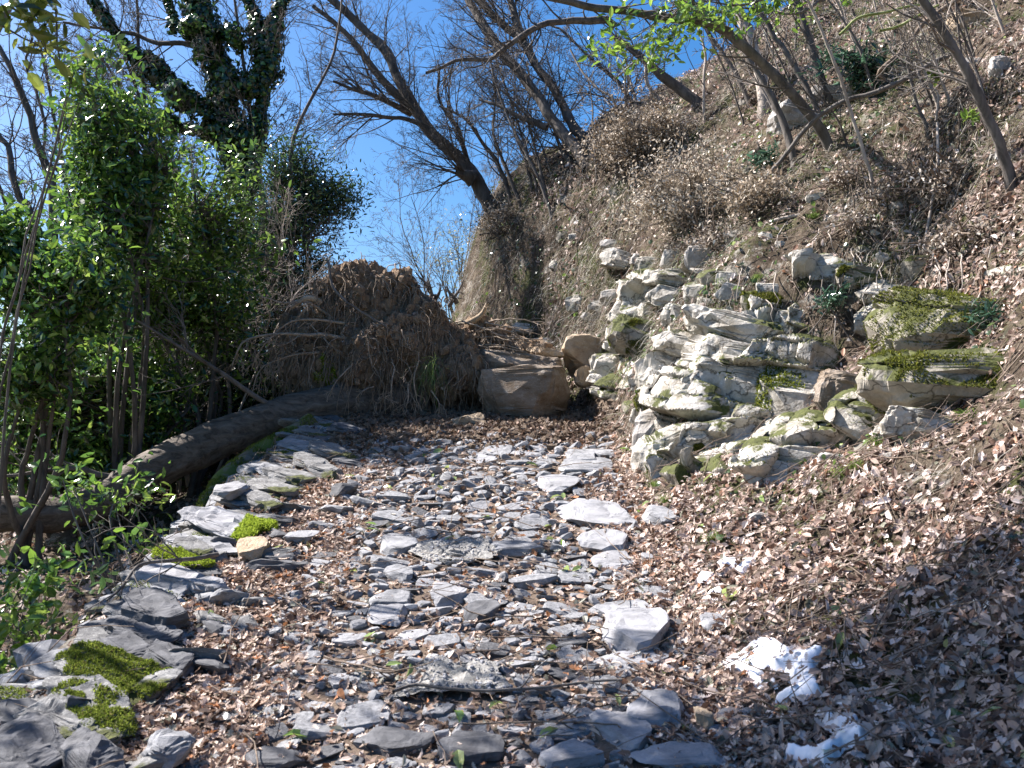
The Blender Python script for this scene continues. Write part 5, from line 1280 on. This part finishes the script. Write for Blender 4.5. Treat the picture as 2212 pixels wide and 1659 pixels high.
# bare branch draped over the wall
q = smooth_line([P(*(np.array(a) * K), d_) for a, d_ in [((470, 1226), 4.55), ((420, 1236), 4.45), ((360, 1243), 4.35), ((300, 1252), 4.3), ((262, 1300), 4.2), ((230, 1330), 4.1)]], 22, .02, sr); q[:, 2] += .06
L = {0: [(q, np.linspace(.011, .005, 22))]}; branch_along(L, q, L[0][0][1], sr, 9, .4, 2, .1, .9, kids=(4, 3), up=-.1)
vs = [tube_arrays(L[k], 7 if k == 0 else 4) for k in L]; off = np.cumsum([0] + [len(a[0]) for a in vs])
solo('fallen_branch', np.concatenate([a[0] for a in vs]), np.concatenate([a[1] + off[i] for i, a in enumerate(vs)]), M['bark_grey'], 'forked bare branch draped over the pale chipped wall slab', 'branch', smooth=True, base=q[0])
# pale hanging stems and roots over the mossy ledges
for k in range(26):
    X = sr.uniform(1560, 2190); Y = sr.uniform(480, 600) if k < 14 else sr.uniform(540, 700)
    p = hitd(X, Y)
    if p is None: continue
    L_ = sr.uniform(.15, .5); n_ = 9; t = np.linspace(0, 1, n_)
    back = -(ray(X * K, Y * K) * [1, 1, 0]) * .16
    q = p + back * np.minimum(1, t * 3)[:, None] + np.column_stack([fbm(np.column_stack([t * 3 + k, t, t]), k, 2) * .06, 0 * t, .04 - t * L_])
    v, f = tube_arrays([(q, np.linspace(.0045, .0022, n_))], 5)
    solo('hanging_root', v, f, M['bark_pale'], 'thin pale root hanging over the ledges of the outcrop', 'root', 'hanging roots over the outcrop', smooth=True, base=q[0])

for k in range(46):
    X = sr.uniform(1080, 2180); Y = sr.uniform(330, 700)
    if (1300 < X and 570 < Y) or Y < 330 + (1400 - X) * .8: continue
    w_ = sr.uniform(14, 46); place_rock(X, Y, w_, w_ * sr.uniform(.45, .8), ['limestone_bare', 'limestone', 'limestone_mossy'][k % 3], 'small pale stone showing through the dry grass of the slope', sr.normal(.1, .3), .8, None, 700 + k, level=3, name='stone', cat='stone', group='stones showing through the slope')

# ------------------------------------------------------------------ leafy shrubs and the ivy tree
ER = np.random.default_rng(301)
GREEN = [(0.04, 0.095, 0.022), (0.075, 0.155, 0.028), (0.14, 0.24, 0.035), (0.028, 0.06, 0.02), (0.22, 0.31, 0.06)]
def leafy(name, label, cat, base, blobs, seed, n_cl, leaf=0.08, per=8, pal=GREEN, wts=(3, 4, 3.5, 2, 1.2), tpl=T_SIMPLE, mat='evergreen', stems=6, bark='bark_grey', group=None, gap=-0.15, gsc=2.2, spread=.06, r0=.03, thin=(.9, 1.1), up=.35, soft=.6):
    """blobs: (X, Y, depth, half width px, half height px[, depth half m]) in overview pixels"""
    r = np.random.default_rng(seed); base = np.asarray(base, float)
    root_ = empty(name, base, label, cat, group)
    if name == 'laurel' and seed < 20: n_cl = int(n_cl * .72)
    ar = np.array([b[3] * b[4] for b in blobs], float); cl = []
    BC = np.array([Pd(b[0], b[1], b[2]) for b in blobs]); BS = np.array([[b[3] * px_m(b[2]), b[5] if len(b) > 5 else (b[3] + b[4]) / 2 * px_m(b[2]), b[4] * px_m(b[2])] for b in blobs])
    cl = np.zeros((0, 3))
    while len(cl) < n_cl:
        k = r.choice(len(blobs), n_cl, p=ar / ar.sum()); q = np.where(r.random((n_cl, 1)) < soft, r.normal(0, .62, (n_cl, 3)), nrm(r.normal(size=(n_cl, 3))) * r.random((n_cl, 1)) ** (1 / 2.2))
        c = BC[k] + q * BS[k]; cl = np.concatenate([cl, c[fbm(c * gsc, seed, 3) > gap]]); gap -= .01
    cl = cl[:n_cl]
    # wood: each cluster hangs on one of a few stems
    tips = cl[r.choice(len(cl), stems)]; L = []; nodes = []
    for t_ in tips:
        mid = (base + t_) / 2 + r.normal(0, .12, 3); p = smooth_line([base + r.normal(0, .06, 3) * [1, 1, 0], mid, t_], 14, .05, r)
        L.append((p, np.linspace(r0, r0 * .3, 14))); nodes.append(p[4:])
    nodes = np.concatenate(nodes); L2 = []
    for c in cl[::3]:
        k = np.argmin(np.linalg.norm(nodes - c, axis=1) + r.uniform(0, .3, len(nodes))); a = nodes[k]
        p = smooth_line([a, (a + c) / 2 + r.normal(0, .05, 3) - [0, 0, .04], c], 6); L2.append((p, np.linspace(r0 * .22, .002, 6)))
    a1 = tube_arrays(L, 8); a2 = tube_arrays(L2, 4)
    part('stems', np.concatenate([a1[0], a2[0]]), np.concatenate([a1[1], a2[1] + len(a1[0])]), M[bark], root_, True)
    n = n_cl * per; cc = np.repeat(cl, per, 0)
    ax = nrm(r.normal(size=(n_cl, 3)) + [0, 0, .8]); ax = np.repeat(ax, per, 0)
    rad = nrm(r.normal(size=(n, 3))); dirn = nrm(rad - .3 * (rad * ax).sum(1, keepdims=True) * ax + ax * .35)
    sz = leaf * r.uniform(.45, 1.25, n)
    pos = cc + dirn * (sz * .5)[:, None] + r.normal(0, spread, (n, 3))
    nv = nrm(np.cross(dirn, r.normal(size=(n, 3))) + [0, 0, up])
    v, f, k = scatter(tpl, pos, nv, sz, r, yaw=dirn, curl=(.4, 1.4), wid=thin)
    pc = np.repeat(r.choice(5, n_cl, p=np.array(wts) / sum(wts)), per); alt = r.choice(5, n, p=np.array(wts) / sum(wts)); pc = np.where(r.random(n) < .4, alt, pc)
    col = np.repeat(np.clip(np.array(pal)[pc] * (1 + r.normal(0, .15, (n, 1))), .005, .8), k, 0)
    part('leaves', v, f, M[mat], root_, col=col)
    return root_
def gb(X, Yd, dz=0):            # base of a plant standing on the ground at column X and depth Yd
    p = Pd(X, 700, Yd); return np.array([p[0], Yd, float(H(p[0], Yd)) - .05 + dz])
leafy('laurel', 'big bright green laurel at the left edge in front of the bare leaning trees', 'shrub', gb(60, 7.4), [(70, 560, 7.4, 110, 110), (30, 660, 7.2, 90, 90), (130, 480, 7.4, 60, 60), (60, 760, 7.2, 110, 90), (160, 640, 7.3, 90, 90)], 1, 1700, .08, gap=.04, gsc=2.6, spread=.09, bark='bark_dark')
leafy('laurel', 'tall laurel reaching highest on the left below the hanging spray', 'shrub', gb(260, 8.2), [(230, 440, 8.2, 90, 100), (200, 320, 8.2, 60, 70), (260, 250, 8.3, 60, 60), (180, 250, 8.2, 36, 50), (300, 400, 8.2, 80, 80), (170, 160, 8.2, 40, 40), (330, 300, 8.2, 50, 60), (260, 540, 8.1, 110, 80)], 2, 1300, .08, gap=0.08, gsc=2.6, spread=.1, bark='bark_dark')
leafy('laurel', 'laurel with glinting leaves below the ivy covered trunk', 'shrub', gb(430, 8.8), [(420, 470, 8.8, 100, 80), (370, 570, 8.7, 110, 90), (480, 560, 8.8, 80, 90), (440, 380, 8.8, 80, 60), (330, 660, 8.6, 100, 90), (450, 680, 8.7, 110, 100)], 3, 1700, .072, gap=.04, gsc=2.6, spread=.09, bark='bark_dark', pal=[(0.045, 0.09, 0.02), (0.08, 0.15, .025), (0.14, .23, .035), (.03, .06, .015), (.2, .3, .06)])
leafy('laurel', 'low laurel hanging over the fallen trunk at the left', 'shrub', gb(150, 8.4), [(150, 850, 8.4, 130, 90), (250, 930, 8.4, 90, 60), (60, 930, 8.2, 100, 70), (80, 1020, 8.1, 100, 40), (280, 820, 8.5, 90, 70), (200, 1000, 8.2, 90, 40)], 4, 1500, .08, gap=-0.02, gsc=3.0, spread=.09, bark='bark_dark')
DARK = [(0.02, 0.045, 0.015), (0.035, 0.07, 0.02), (0.06, 0.11, 0.03), (0.02, 0.035, 0.015), (0.1, 0.16, 0.05)]
leafy('evergreen_oak', 'dark fine leaved evergreen tree between the ivy tree and the blue gap of sky', 'tree', gb(640, 10.4), [(650, 420, 10.4, 80, 70), (710, 450, 10.4, 66, 50), (620, 360, 10.4, 60, 60), (740, 420, 10.4, 30, 40), (650, 520, 10.4, 70, 60), (600, 470, 10.4, 60, 70), (670, 580, 10.4, 50, 40), (625, 620, 10.4, 60, 60), (560, 560, 10.4, 70, 90), (620, 540, 10.4, 60, 70), (600, 640, 10.3, 60, 60)], 5, 2400, .06, pal=DARK, thin=(.5, .8), gap=-.3, spread=.09, soft=.4)
leafy('dark_thicket', 'dense dark evergreen undergrowth behind the fallen trunk', 'shrub', gb(420, 10.0), [(380, 800, 10, 140, 90), (520, 760, 10, 110, 100), (560, 680, 10, 90, 80), (480, 880, 9.6, 120, 60), (590, 850, 9.4, 60, 60)], 6, 1900, .06, pal=DARK, gap=-.25, spread=.09)
leafy('dark_thicket', 'dense shaded shrubbery at the left behind the laurels', 'shrub', gb(200, 10.5), [(220, 750, 10.5, 170, 110), (100, 860, 10.5, 130, 90), (320, 620, 10.5, 140, 120), (260, 900, 10.2, 140, 60), (80, 1000, 9.6, 150, 60), (340, 960, 9.6, 120, 60)], 7, 2600, .07, pal=DARK, gap=-.2, spread=.09)
leafy('young_laurel', 'sparse young laurel shoots in the bottom left below the wall', 'shrub', gb(60, 4.6), [(60, 1290, 4.5, 70, 60, .2), (30, 1400, 4.3, 50, 70, .2), (110, 1250, 4.7, 60, 40, .2), (20, 1230, 4.4, 30, 40, .15), (130, 1400, 4.3, 30, 30, .1)], 8, 75, .075, per=5, gap=-.4, spread=.04, r0=.008, stems=8, wts=(1, 3, 4, 1, 2))
leafy('young_laurel', 'leafy laurel shoot standing in front of the fallen trunk', 'shrub', gb(330, 5.4), [(240, 1050, 5.6, 60, 60, .2), (200, 1120, 5.5, 50, 40, .2), (270, 1180, 5.4, 70, 40, .2), (330, 1060, 5.6, 30, 30, .1), (160, 1050, 5.6, 50, 50, .2)], 9, 60, .07, per=5, gap=-.4, spread=.04, r0=.01, stems=6, wts=(1, 3, 4, 1, 2))
leafy('laurel', 'shaded laurel filling the gap between the leaning stems just above the fallen trunk', 'shrub', gb(170, 8.9), [(70, 890, 8.9, 130, 80), (230, 830, 8.9, 110, 80), (340, 760, 9.1, 100, 90), (380, 860, 9.0, 90, 60), (120, 960, 8.7, 130, 50)], 13, 1500, .072, pal=[(0.045, 0.09, 0.02), (0.08, 0.15, .025), (0.14, .23, .035), (.03, .06, .015), (.2, .3, .06)], gap=-.15, bark='bark_dark')
# sprays close to the camera
leafy('hanging_spray', 'yellow green leafy spray hanging into the top left corner', 'branch', P(-60, -80, 4.2), [(60, 20, 4.2, 80, 30, .2), (90, 70, 4.2, 36, 30, .1), (110, 110, 4.2, 20, 24, .1)], 10, 22, .1, per=5, pal=[(0.16, .2, .03), (.26, .3, .05), (.34, .36, .07), (.08, .1, .02), (.4, .42, .1)], gap=-1, spread=.05, r0=.01, stems=4)
leafy('hanging_spray', 'loose spray of green leaves reaching up into the sky above the laurels', 'branch', gb(-40, 6.2), [(170, 165, 6.2, 50, 26, .15), (215, 120, 6.2, 26, 20, .1), (250, 100, 6.2, 24, 14, .1), (180, 220, 6.2, 26, 40, .1)], 11, 46, .08, per=5, gap=-1, spread=.04, r0=.012, stems=4)
leafy('leafy_bough', 'bright green leafy bough hanging from the top edge over the slope', 'branch', Pd(1760, -60, 6.9), [(1450, 40, 6.7, 90, 50, .3), (1360, 80, 6.7, 60, 40, .25), (1300, 110, 6.7, 40, 24, .15), (1540, 30, 6.8, 90, 40, .3), (1620, 20, 6.9, 70, 34, .3), (1320, 140, 6.7, 24, 16, .1), (1420, 110, 6.7, 60, 26, .2), (1690, 30, 6.9, 50, 30, .2)], 12, 120, .07, per=7, wts=(1, 3, 5, 1, 3), gap=-.5, spread=.045, r0=.014, stems=7, pal=[(0.08, 0.15, 0.02), (0.11, 0.2, 0.025), (0.16, 0.27, 0.035), (0.05, 0.1, 0.02), (0.22, 0.33, 0.06)])
# dark leaved plants on the bank
for k, (X, Y, w_, h_, lab) in enumerate([(1870, 145, 60, 40, 'dark blue green evergreen plant high on the bank beside the pale ledge'), (1800, 120, 24, 24, 'small dark rosette plant left of the dark evergreen plant'), (1655, 345, 40, 22, 'low dark leaved plant in the brown hollow by the fallen branch'), (2130, 690, 36, 24, 'narrow leaved fern growing on the upper mossy ledge'), (1800, 650, 26, 18, 'small dark fern above the mossy ledges')]):
    p = hitd(X, Y + h_)
    leafy('evergreen_plant', lab, 'plant', p, [(X, Y, p[1] - .12, w_, h_, .12)], 30 + k, 70 if w_ > 50 else 24, .1 if w_ > 50 else .07, per=8, pal=[(0.02, .05, .03), (.03, .075, .045), (.06, .12, .07), (.02, .04, .02), (.12, .2, .14)], thin=(.45, .7), gap=-1, spread=.02, r0=.008, stems=5)
for k, (X, Y) in enumerate([(2020, 165), (1830, 5), (2100, 250)]):
    p = hitd(X, Y + 60)
    if p is None: continue
    leafy('young_plant', 'fresh light green seedling on the upper right bank', 'plant', p, [(X, Y, p[1] - .3, 16, 12, .05)], 40 + k, 6, .06, per=5, wts=(0, 1, 3, 0, 3), gap=-1, spread=.01, r0=.004, stems=2, group='light green seedlings on the upper bank')
# dry shrubs with pale dead leaves
def dry_shrub(X, Y, w_, h_, lab, seed, n_cl, pale):
    p = hitd(X, Y + h_ * .6); d_ = p[1]
    pal = [(0.5, .42, .33), (.62, .55, .45), (.34, .27, .19), (.2, .15, .1), (.7, .64, .55)]
    leafy('dry_shrub', lab, 'shrub', p, [(X, Y, d_ - .1, w_, h_, .3), (X - w_ * .5, Y + h_ * .3, d_ - .15, w_ * .6, h_ * .6, .25), (X + w_ * .4, Y - h_ * .1, d_ - .1, w_ * .6, h_ * .6, .25)], seed, n_cl, .034, per=8, pal=pal, wts=(4, 4, 3, 2, 3) if pale else (3, 2, 4, 5, 1), tpl=T_OVAL, mat='litter', stems=34, bark='bark_grey', gap=.05, gsc=5, spread=.045, r0=.006, up=.1, soft=.8)
dry_shrub(1385, 290, 90, 60, 'brown leaved dry shrub with a dark hollow heart on the edge of the slope', 60, 1100, False)
dry_shrub(1500, 420, 110, 70, 'pale leaved dry shrub glowing white in the sun in the middle of the slope', 61, 1900, True)
dry_shrub(1310, 330, 50, 30, 'small dry bush at the left foot of the brown leaved shrub', 62, 200, False)
dry_shrub(1085, 480, 40, 40, 'clump of pinkish dead leaves at the foot of the tree with the broken stub', 63, 200, False)
dry_shrub(1640, 420, 60, 40, 'low tangle of dead leaves right of the pale leaved shrub', 64, 260, False)

for k in range(14):
    X = sr.uniform(1330, 2150); Y = sr.uniform(330, 540); p = hitd(X, Y)
    if p is None: continue
    leafy('dry_shrub', 'small tangle of dry twigs and dead leaves on the sunny slope', 'shrub', p, [(X, Y - 8, p[1] - .08, sr.uniform(26, 60), sr.uniform(10, 20), .12)], 500 + k, 42, .032, per=6, pal=[(0.5, .42, .35), (.64, .57, .48), (.34, .27, .2), (.2, .15, .1), (.72, .66, .58)], wts=(4, 3, 3, 2, 2), tpl=T_OVAL, mat='litter', stems=26, bark='twig', gap=-.3, spread=.04, r0=.005, up=.1, group='small dry tangles on the slope')
# ivy covered tree
def ivy_limb(pl, d_, r0, r1, iv, seed): return (zz(Z1, pl, d_, d_ + .3), r0 * 1.22, r1 * 1.22), iv * 1.22, seed
limbs = [ivy_limb([(1480, 1250), (1530, 900), (1580, 600), (1620, 350), (1650, 180), (1680, 60), (1740, -60)], 11.5, .07, .035, .10, 1),
         ivy_limb([(1590, 500), (1580, 300), (1560, 180), (1530, 80), (1480, -40)], 11.6, .04, .025, .085, 2),
         ivy_limb([(1470, 1150), (1400, 850), (1350, 600), (1300, 350), (1250, 180), (1200, 60), (1170, -60)], 11.6, .07, .03, .16, 3),
         ivy_limb([(1380, 800), (1250, 650), (1050, 540), (920, 440), (800, 330), (700, 200), (600, 60), (540, -40)], 11.7, .05, .025, .08, 4),
         ivy_limb([(1400, 900), (1200, 790), (1000, 760), (820, 690), (700, 640)], 11.7, .035, .012, .07, 5),
         ivy_limb([(1040, 480), (960, 380), (880, 330)], 11.7, .02, .008, .07, 6),
         ivy_limb([(1230, 300), (1100, 260), (950, 260), (820, 210), (640, 180), (380, 130)], 11.7, .03, .01, .0, 7),
         ivy_limb([(1060, 180), (1030, 60), (1000, -30)], 11.7, .02, .015, .06, 8)]
IV = bare_tree('ivy_covered_tree', 'tall forked tree whose trunks are wrapped in dark glossy ivy', 'tree', [l[0] for l in limbs], 71, kids=18, klen=1.1, maxl=4, kk=(5, 4, 3, 3), up=.3, minr=.0016)
P_, N_ = [], []
for (pl, r0, r1), iv, sd in limbs:
    if iv <= 0: continue
    r = np.random.default_rng(900 + sd); p = smooth_line([Pd(*a) for a in pl], 200); seglen = np.linalg.norm(np.diff(p, axis=0), axis=1).sum(); n = int(seglen * 1350 * (iv / .1))
    i = r.integers(0, 200, n); q = r.normal(size=(n, 3)); th = (0.5 + 0.9 * np.clip(0.5 + fbm(p[i] * 2.5, sd, 3) * 1.6, 0.05, 1.2))
    off = nrm(q) * (iv * th * r.uniform(.4, 1.25, n))[:, None]; P_.append(p[i] + off); N_.append(nrm(off + r.normal(0, .02, (n, 3)) + [0, 0, .03]))
# bushy masses of ivy at the forks
for (x, y, rx, rz, n) in [(1330, 330, 170, 150, 2600), (1200, 190, 120, 70, 1000), (1400, 260, 110, 110, 1000), (1400, 550, 120, 170, 1800), (1100, 580, 110, 90, 1100), (980, 740, 120, 60, 900), (1520, 600, 100, 160, 1300), (1480, 850, 130, 170, 1500), (1250, 760, 130, 100, 1000)]:
    r = np.random.default_rng(int(x)); q = r.normal(size=(n, 3)); q = nrm(q) * (r.random((n, 1)) ** .4); X, Y = Z1(x, y); m = px_m(11.6) * .358
    pos = Pd(X, Y, 11.6) + q * [rx * m, .36, rz * m]; k_ = fbm(pos * 3.5, 5, 3) > -.12; P_.append(pos[k_]); N_.append(nrm(q[k_] + r.normal(0, .5, (k_.sum(), 3))))
P_, N_ = np.concatenate(P_), np.concatenate(N_); n = len(P_)
v, f, k = scatter(T_IVY, P_, N_, ER.uniform(.035, .085, n), ER)
part('ivy', v, f, M['ivy'], IV, col=colors([(0.02, .05, .015), (.04, .085, .02), (.07, .15, .025), (.11, .21, .03), (.02, .035, .015)], [4, 4, 2, 1, 3], n, ER, k))

# bare trees beyond on the left
bt = [([(320, 1250), (300, 1060), (215, 850), (190, 700), (130, 560), (60, 400), (0, 290), (-80, 150)], .07, 10.6, 'knotted bare tree at the left whose trunk rises behind the laurels'),
      ([(200, 1430), (120, 1200), (70, 1040), (60, 900), (0, 820), (-90, 700)], .07, 10.2, 'bare dark tree lowest at the left edge'),
      ([(420, 1200), (250, 980), (280, 800), (220, 560), (150, 380), (200, 200), (120, 60)], .035, 11.2, 'slender bare tree between the two knotted trees at the left'),
      ([(900, 1000), (760, 700), (560, 560), (380, 430), (250, 250)], .03, 10.8, 'thin bare tree spreading left behind the ivy tree'),
      ([(1750, 1200), (1770, 850), (1850, 650), (1960, 450), (2020, 300), (2050, 100), (2060, -40)], .03, 10.2, 'thin crooked bare tree standing alone right of the ivy tree against the sky')]
for k, (pl, rr_, d_, lab) in enumerate(bt):
    bare_tree('bare_tree', lab, 'tree', [(zz(Z1, pl, d_, d_ + .4), rr_, rr_ * .35)], 130 + k, kids=18 if k < 4 else 14, klen=1.3 if k < 4 else .9, maxl=4 if k < 4 else 3, kk=(6, 4, 4, 3), minr=.0017)
for k in range(12):
    X = sr.uniform(150, 640); d_ = sr.uniform(11.5, 16); p = gb(X, d_)
    pr = np.array([0, 0, 1.]); hgt = sr.uniform(3, 6)
    r = np.random.default_rng(150 + k); o = empty('bare_tree', p, 'dark bare trunk in the shaded wood behind the laurels', 'tree', 'trunks in the shaded wood')
    pts = smooth_line([p, p + [r.normal(0, .3), 0, hgt * .5], p + [r.normal(-.6, .5), 0, hgt]], 20, .1, r); rd = np.linspace(.07, .02, 20) * r.uniform(.5, 1.2)
    v, f = tube_arrays([(pts, rd)], 8); part('trunk', v, f, M['bark_dark'], o, True)
    L = {}; branch_along(L, pts, rd, r, 18, 1.4, 4, .2, .8, kids=(5, 5, 4), up=.25, minr=.003)
    vs = [tube_arrays(L[q], 3) for q in L]; off = np.cumsum([0] + [len(a[0]) for a in vs])
    part('crown', np.concatenate([a[0] for a in vs]), np.concatenate([a[1] + off[i] for i, a in enumerate(vs)]), M['bark_dark'], o, True)
# brush between the laurels and the root mass
for k in range(16):
    X = sr.uniform(330, 640); d_ = sr.uniform(8.7, 10); p = gb(X, d_); q = P(X * K, 0, d_)
    r = np.random.default_rng(180 + k); o = empty('brush_stem', p, 'thin leafless stem in the brush behind the fallen trunk', 'shrub', 'leafless brush behind the fallen trunk')
    L = {}; grow(L, p, nrm(np.array([r.normal(-.1, .25), r.normal(0, .15), 1])), r.uniform(1.3, 2.6), .014, 0, 3, r, .1, .3, (14, 5, 4), .7, .45, (12, 6, 5, 4))
    vs = [tube_arrays(L[q], 4) for q in L]; off = np.cumsum([0] + [len(a[0]) for a in vs])
    part('stems', np.concatenate([a[0] for a in vs]), np.concatenate([a[1] + off[i] for i, a in enumerate(vs)]), M[['bark_pale', 'bark_grey', 'bark_grey'][k % 3]], o, True)
# faint bushy tree beyond the root mass
leafy('hazel_bush', 'faint yellowish bush beyond the slope above the root mass', 'shrub', gb(1010, 13.5), [(1000, 520, 13.5, 50, 60), (960, 560, 13.5, 60, 40), (1020, 600, 13.5, 50, 40)], 90, 260, .035, per=4, pal=[(0.3, .32, .14), (.24, .26, .12), (.36, .33, .2), (.15, .14, .1), (.2, .24, .08)], stems=26, spread=.12, gap=-.3, r0=.012)
for k in range(7):
    p = gb(950 + 22 * k, 13 + .4 * (k % 3)); r = np.random.default_rng(230 + k); o = empty('bare_sapling', p, 'slight bare bush beyond the root mass against the pale sky', 'sapling', 'bare bushes beyond the root mass')
    L = {}; grow(L, p, nrm(np.array([r.normal(-.15, .2), 0, 1])), r.uniform(1.6, 2.8), .014, 0, 4, r, .15, .3, (12, 6, 4, 3), .7, .45, (12, 6, 5, 4))
    vs = [tube_arrays(L[q], 3) for q in L]; off = np.cumsum([0] + [len(a[0]) for a in vs])
    part('stems', np.concatenate([a[0] for a in vs]), np.concatenate([a[1] + off[i] for i, a in enumerate(vs)]), M['bark_grey'], o, True)
# laurel trees standing beside the camera on the left: their crowns are out of the picture and shade the near bank
def W2(x, y, z, rx, rz, dep):
    a = math.atan2(z - 1.6, y) - PITCH; d_ = ray(512, 384 - F * math.tan(a)); b = np.array([x, y, z]) - EYE
    cp, sp = math.cos(PITCH), math.sin(PITCH); zc = b[1] * cp + b[2] * sp; yc = -b[1] * sp + b[2] * cp
    m = px_m(y); return ((512 + F * x / zc) / K, (384 - F * yc / zc) / K, y, rx / m, rz / m, dep)
def on(x, y): return np.array([x, y, float(H(x, y)) - .05])
leafy('laurel', 'laurel tree just outside the left edge shading the near bank', 'tree', on(-3.9, 4.9), [W2(-2.85, 4.50, 5.25, .55, .5, .5), W2(-3.55, 4.75, 5.55, .6, .5, .6), W2(-3.05, 3.75, 5.25, .6, .5, .6), W2(-2.55, 3.95, 4.75, .4, .35, .4), W2(-2.30, 5.05, 5.65, .45, .4, .45), W2(-2.75, 4.75, 5.45, .5, .4, .5), W2(-2.15, 4.45, 5.65, .4, .35, .4)], 95, 1900, .085, gap=-.08, gsc=2.8)
leafy('laurel', 'second laurel outside the left edge shading the lower wall', 'tree', on(-4.4, 4.2), [W2(-4.2, 4.9, 3.1, .5, .4, .4), W2(-4.0, 4.2, 3.0, .5, .4, .5), W2(-3.9, 3.4, 2.6, .4, .4, .5)], 96, 420, .085, gap=-.0, gsc=3)
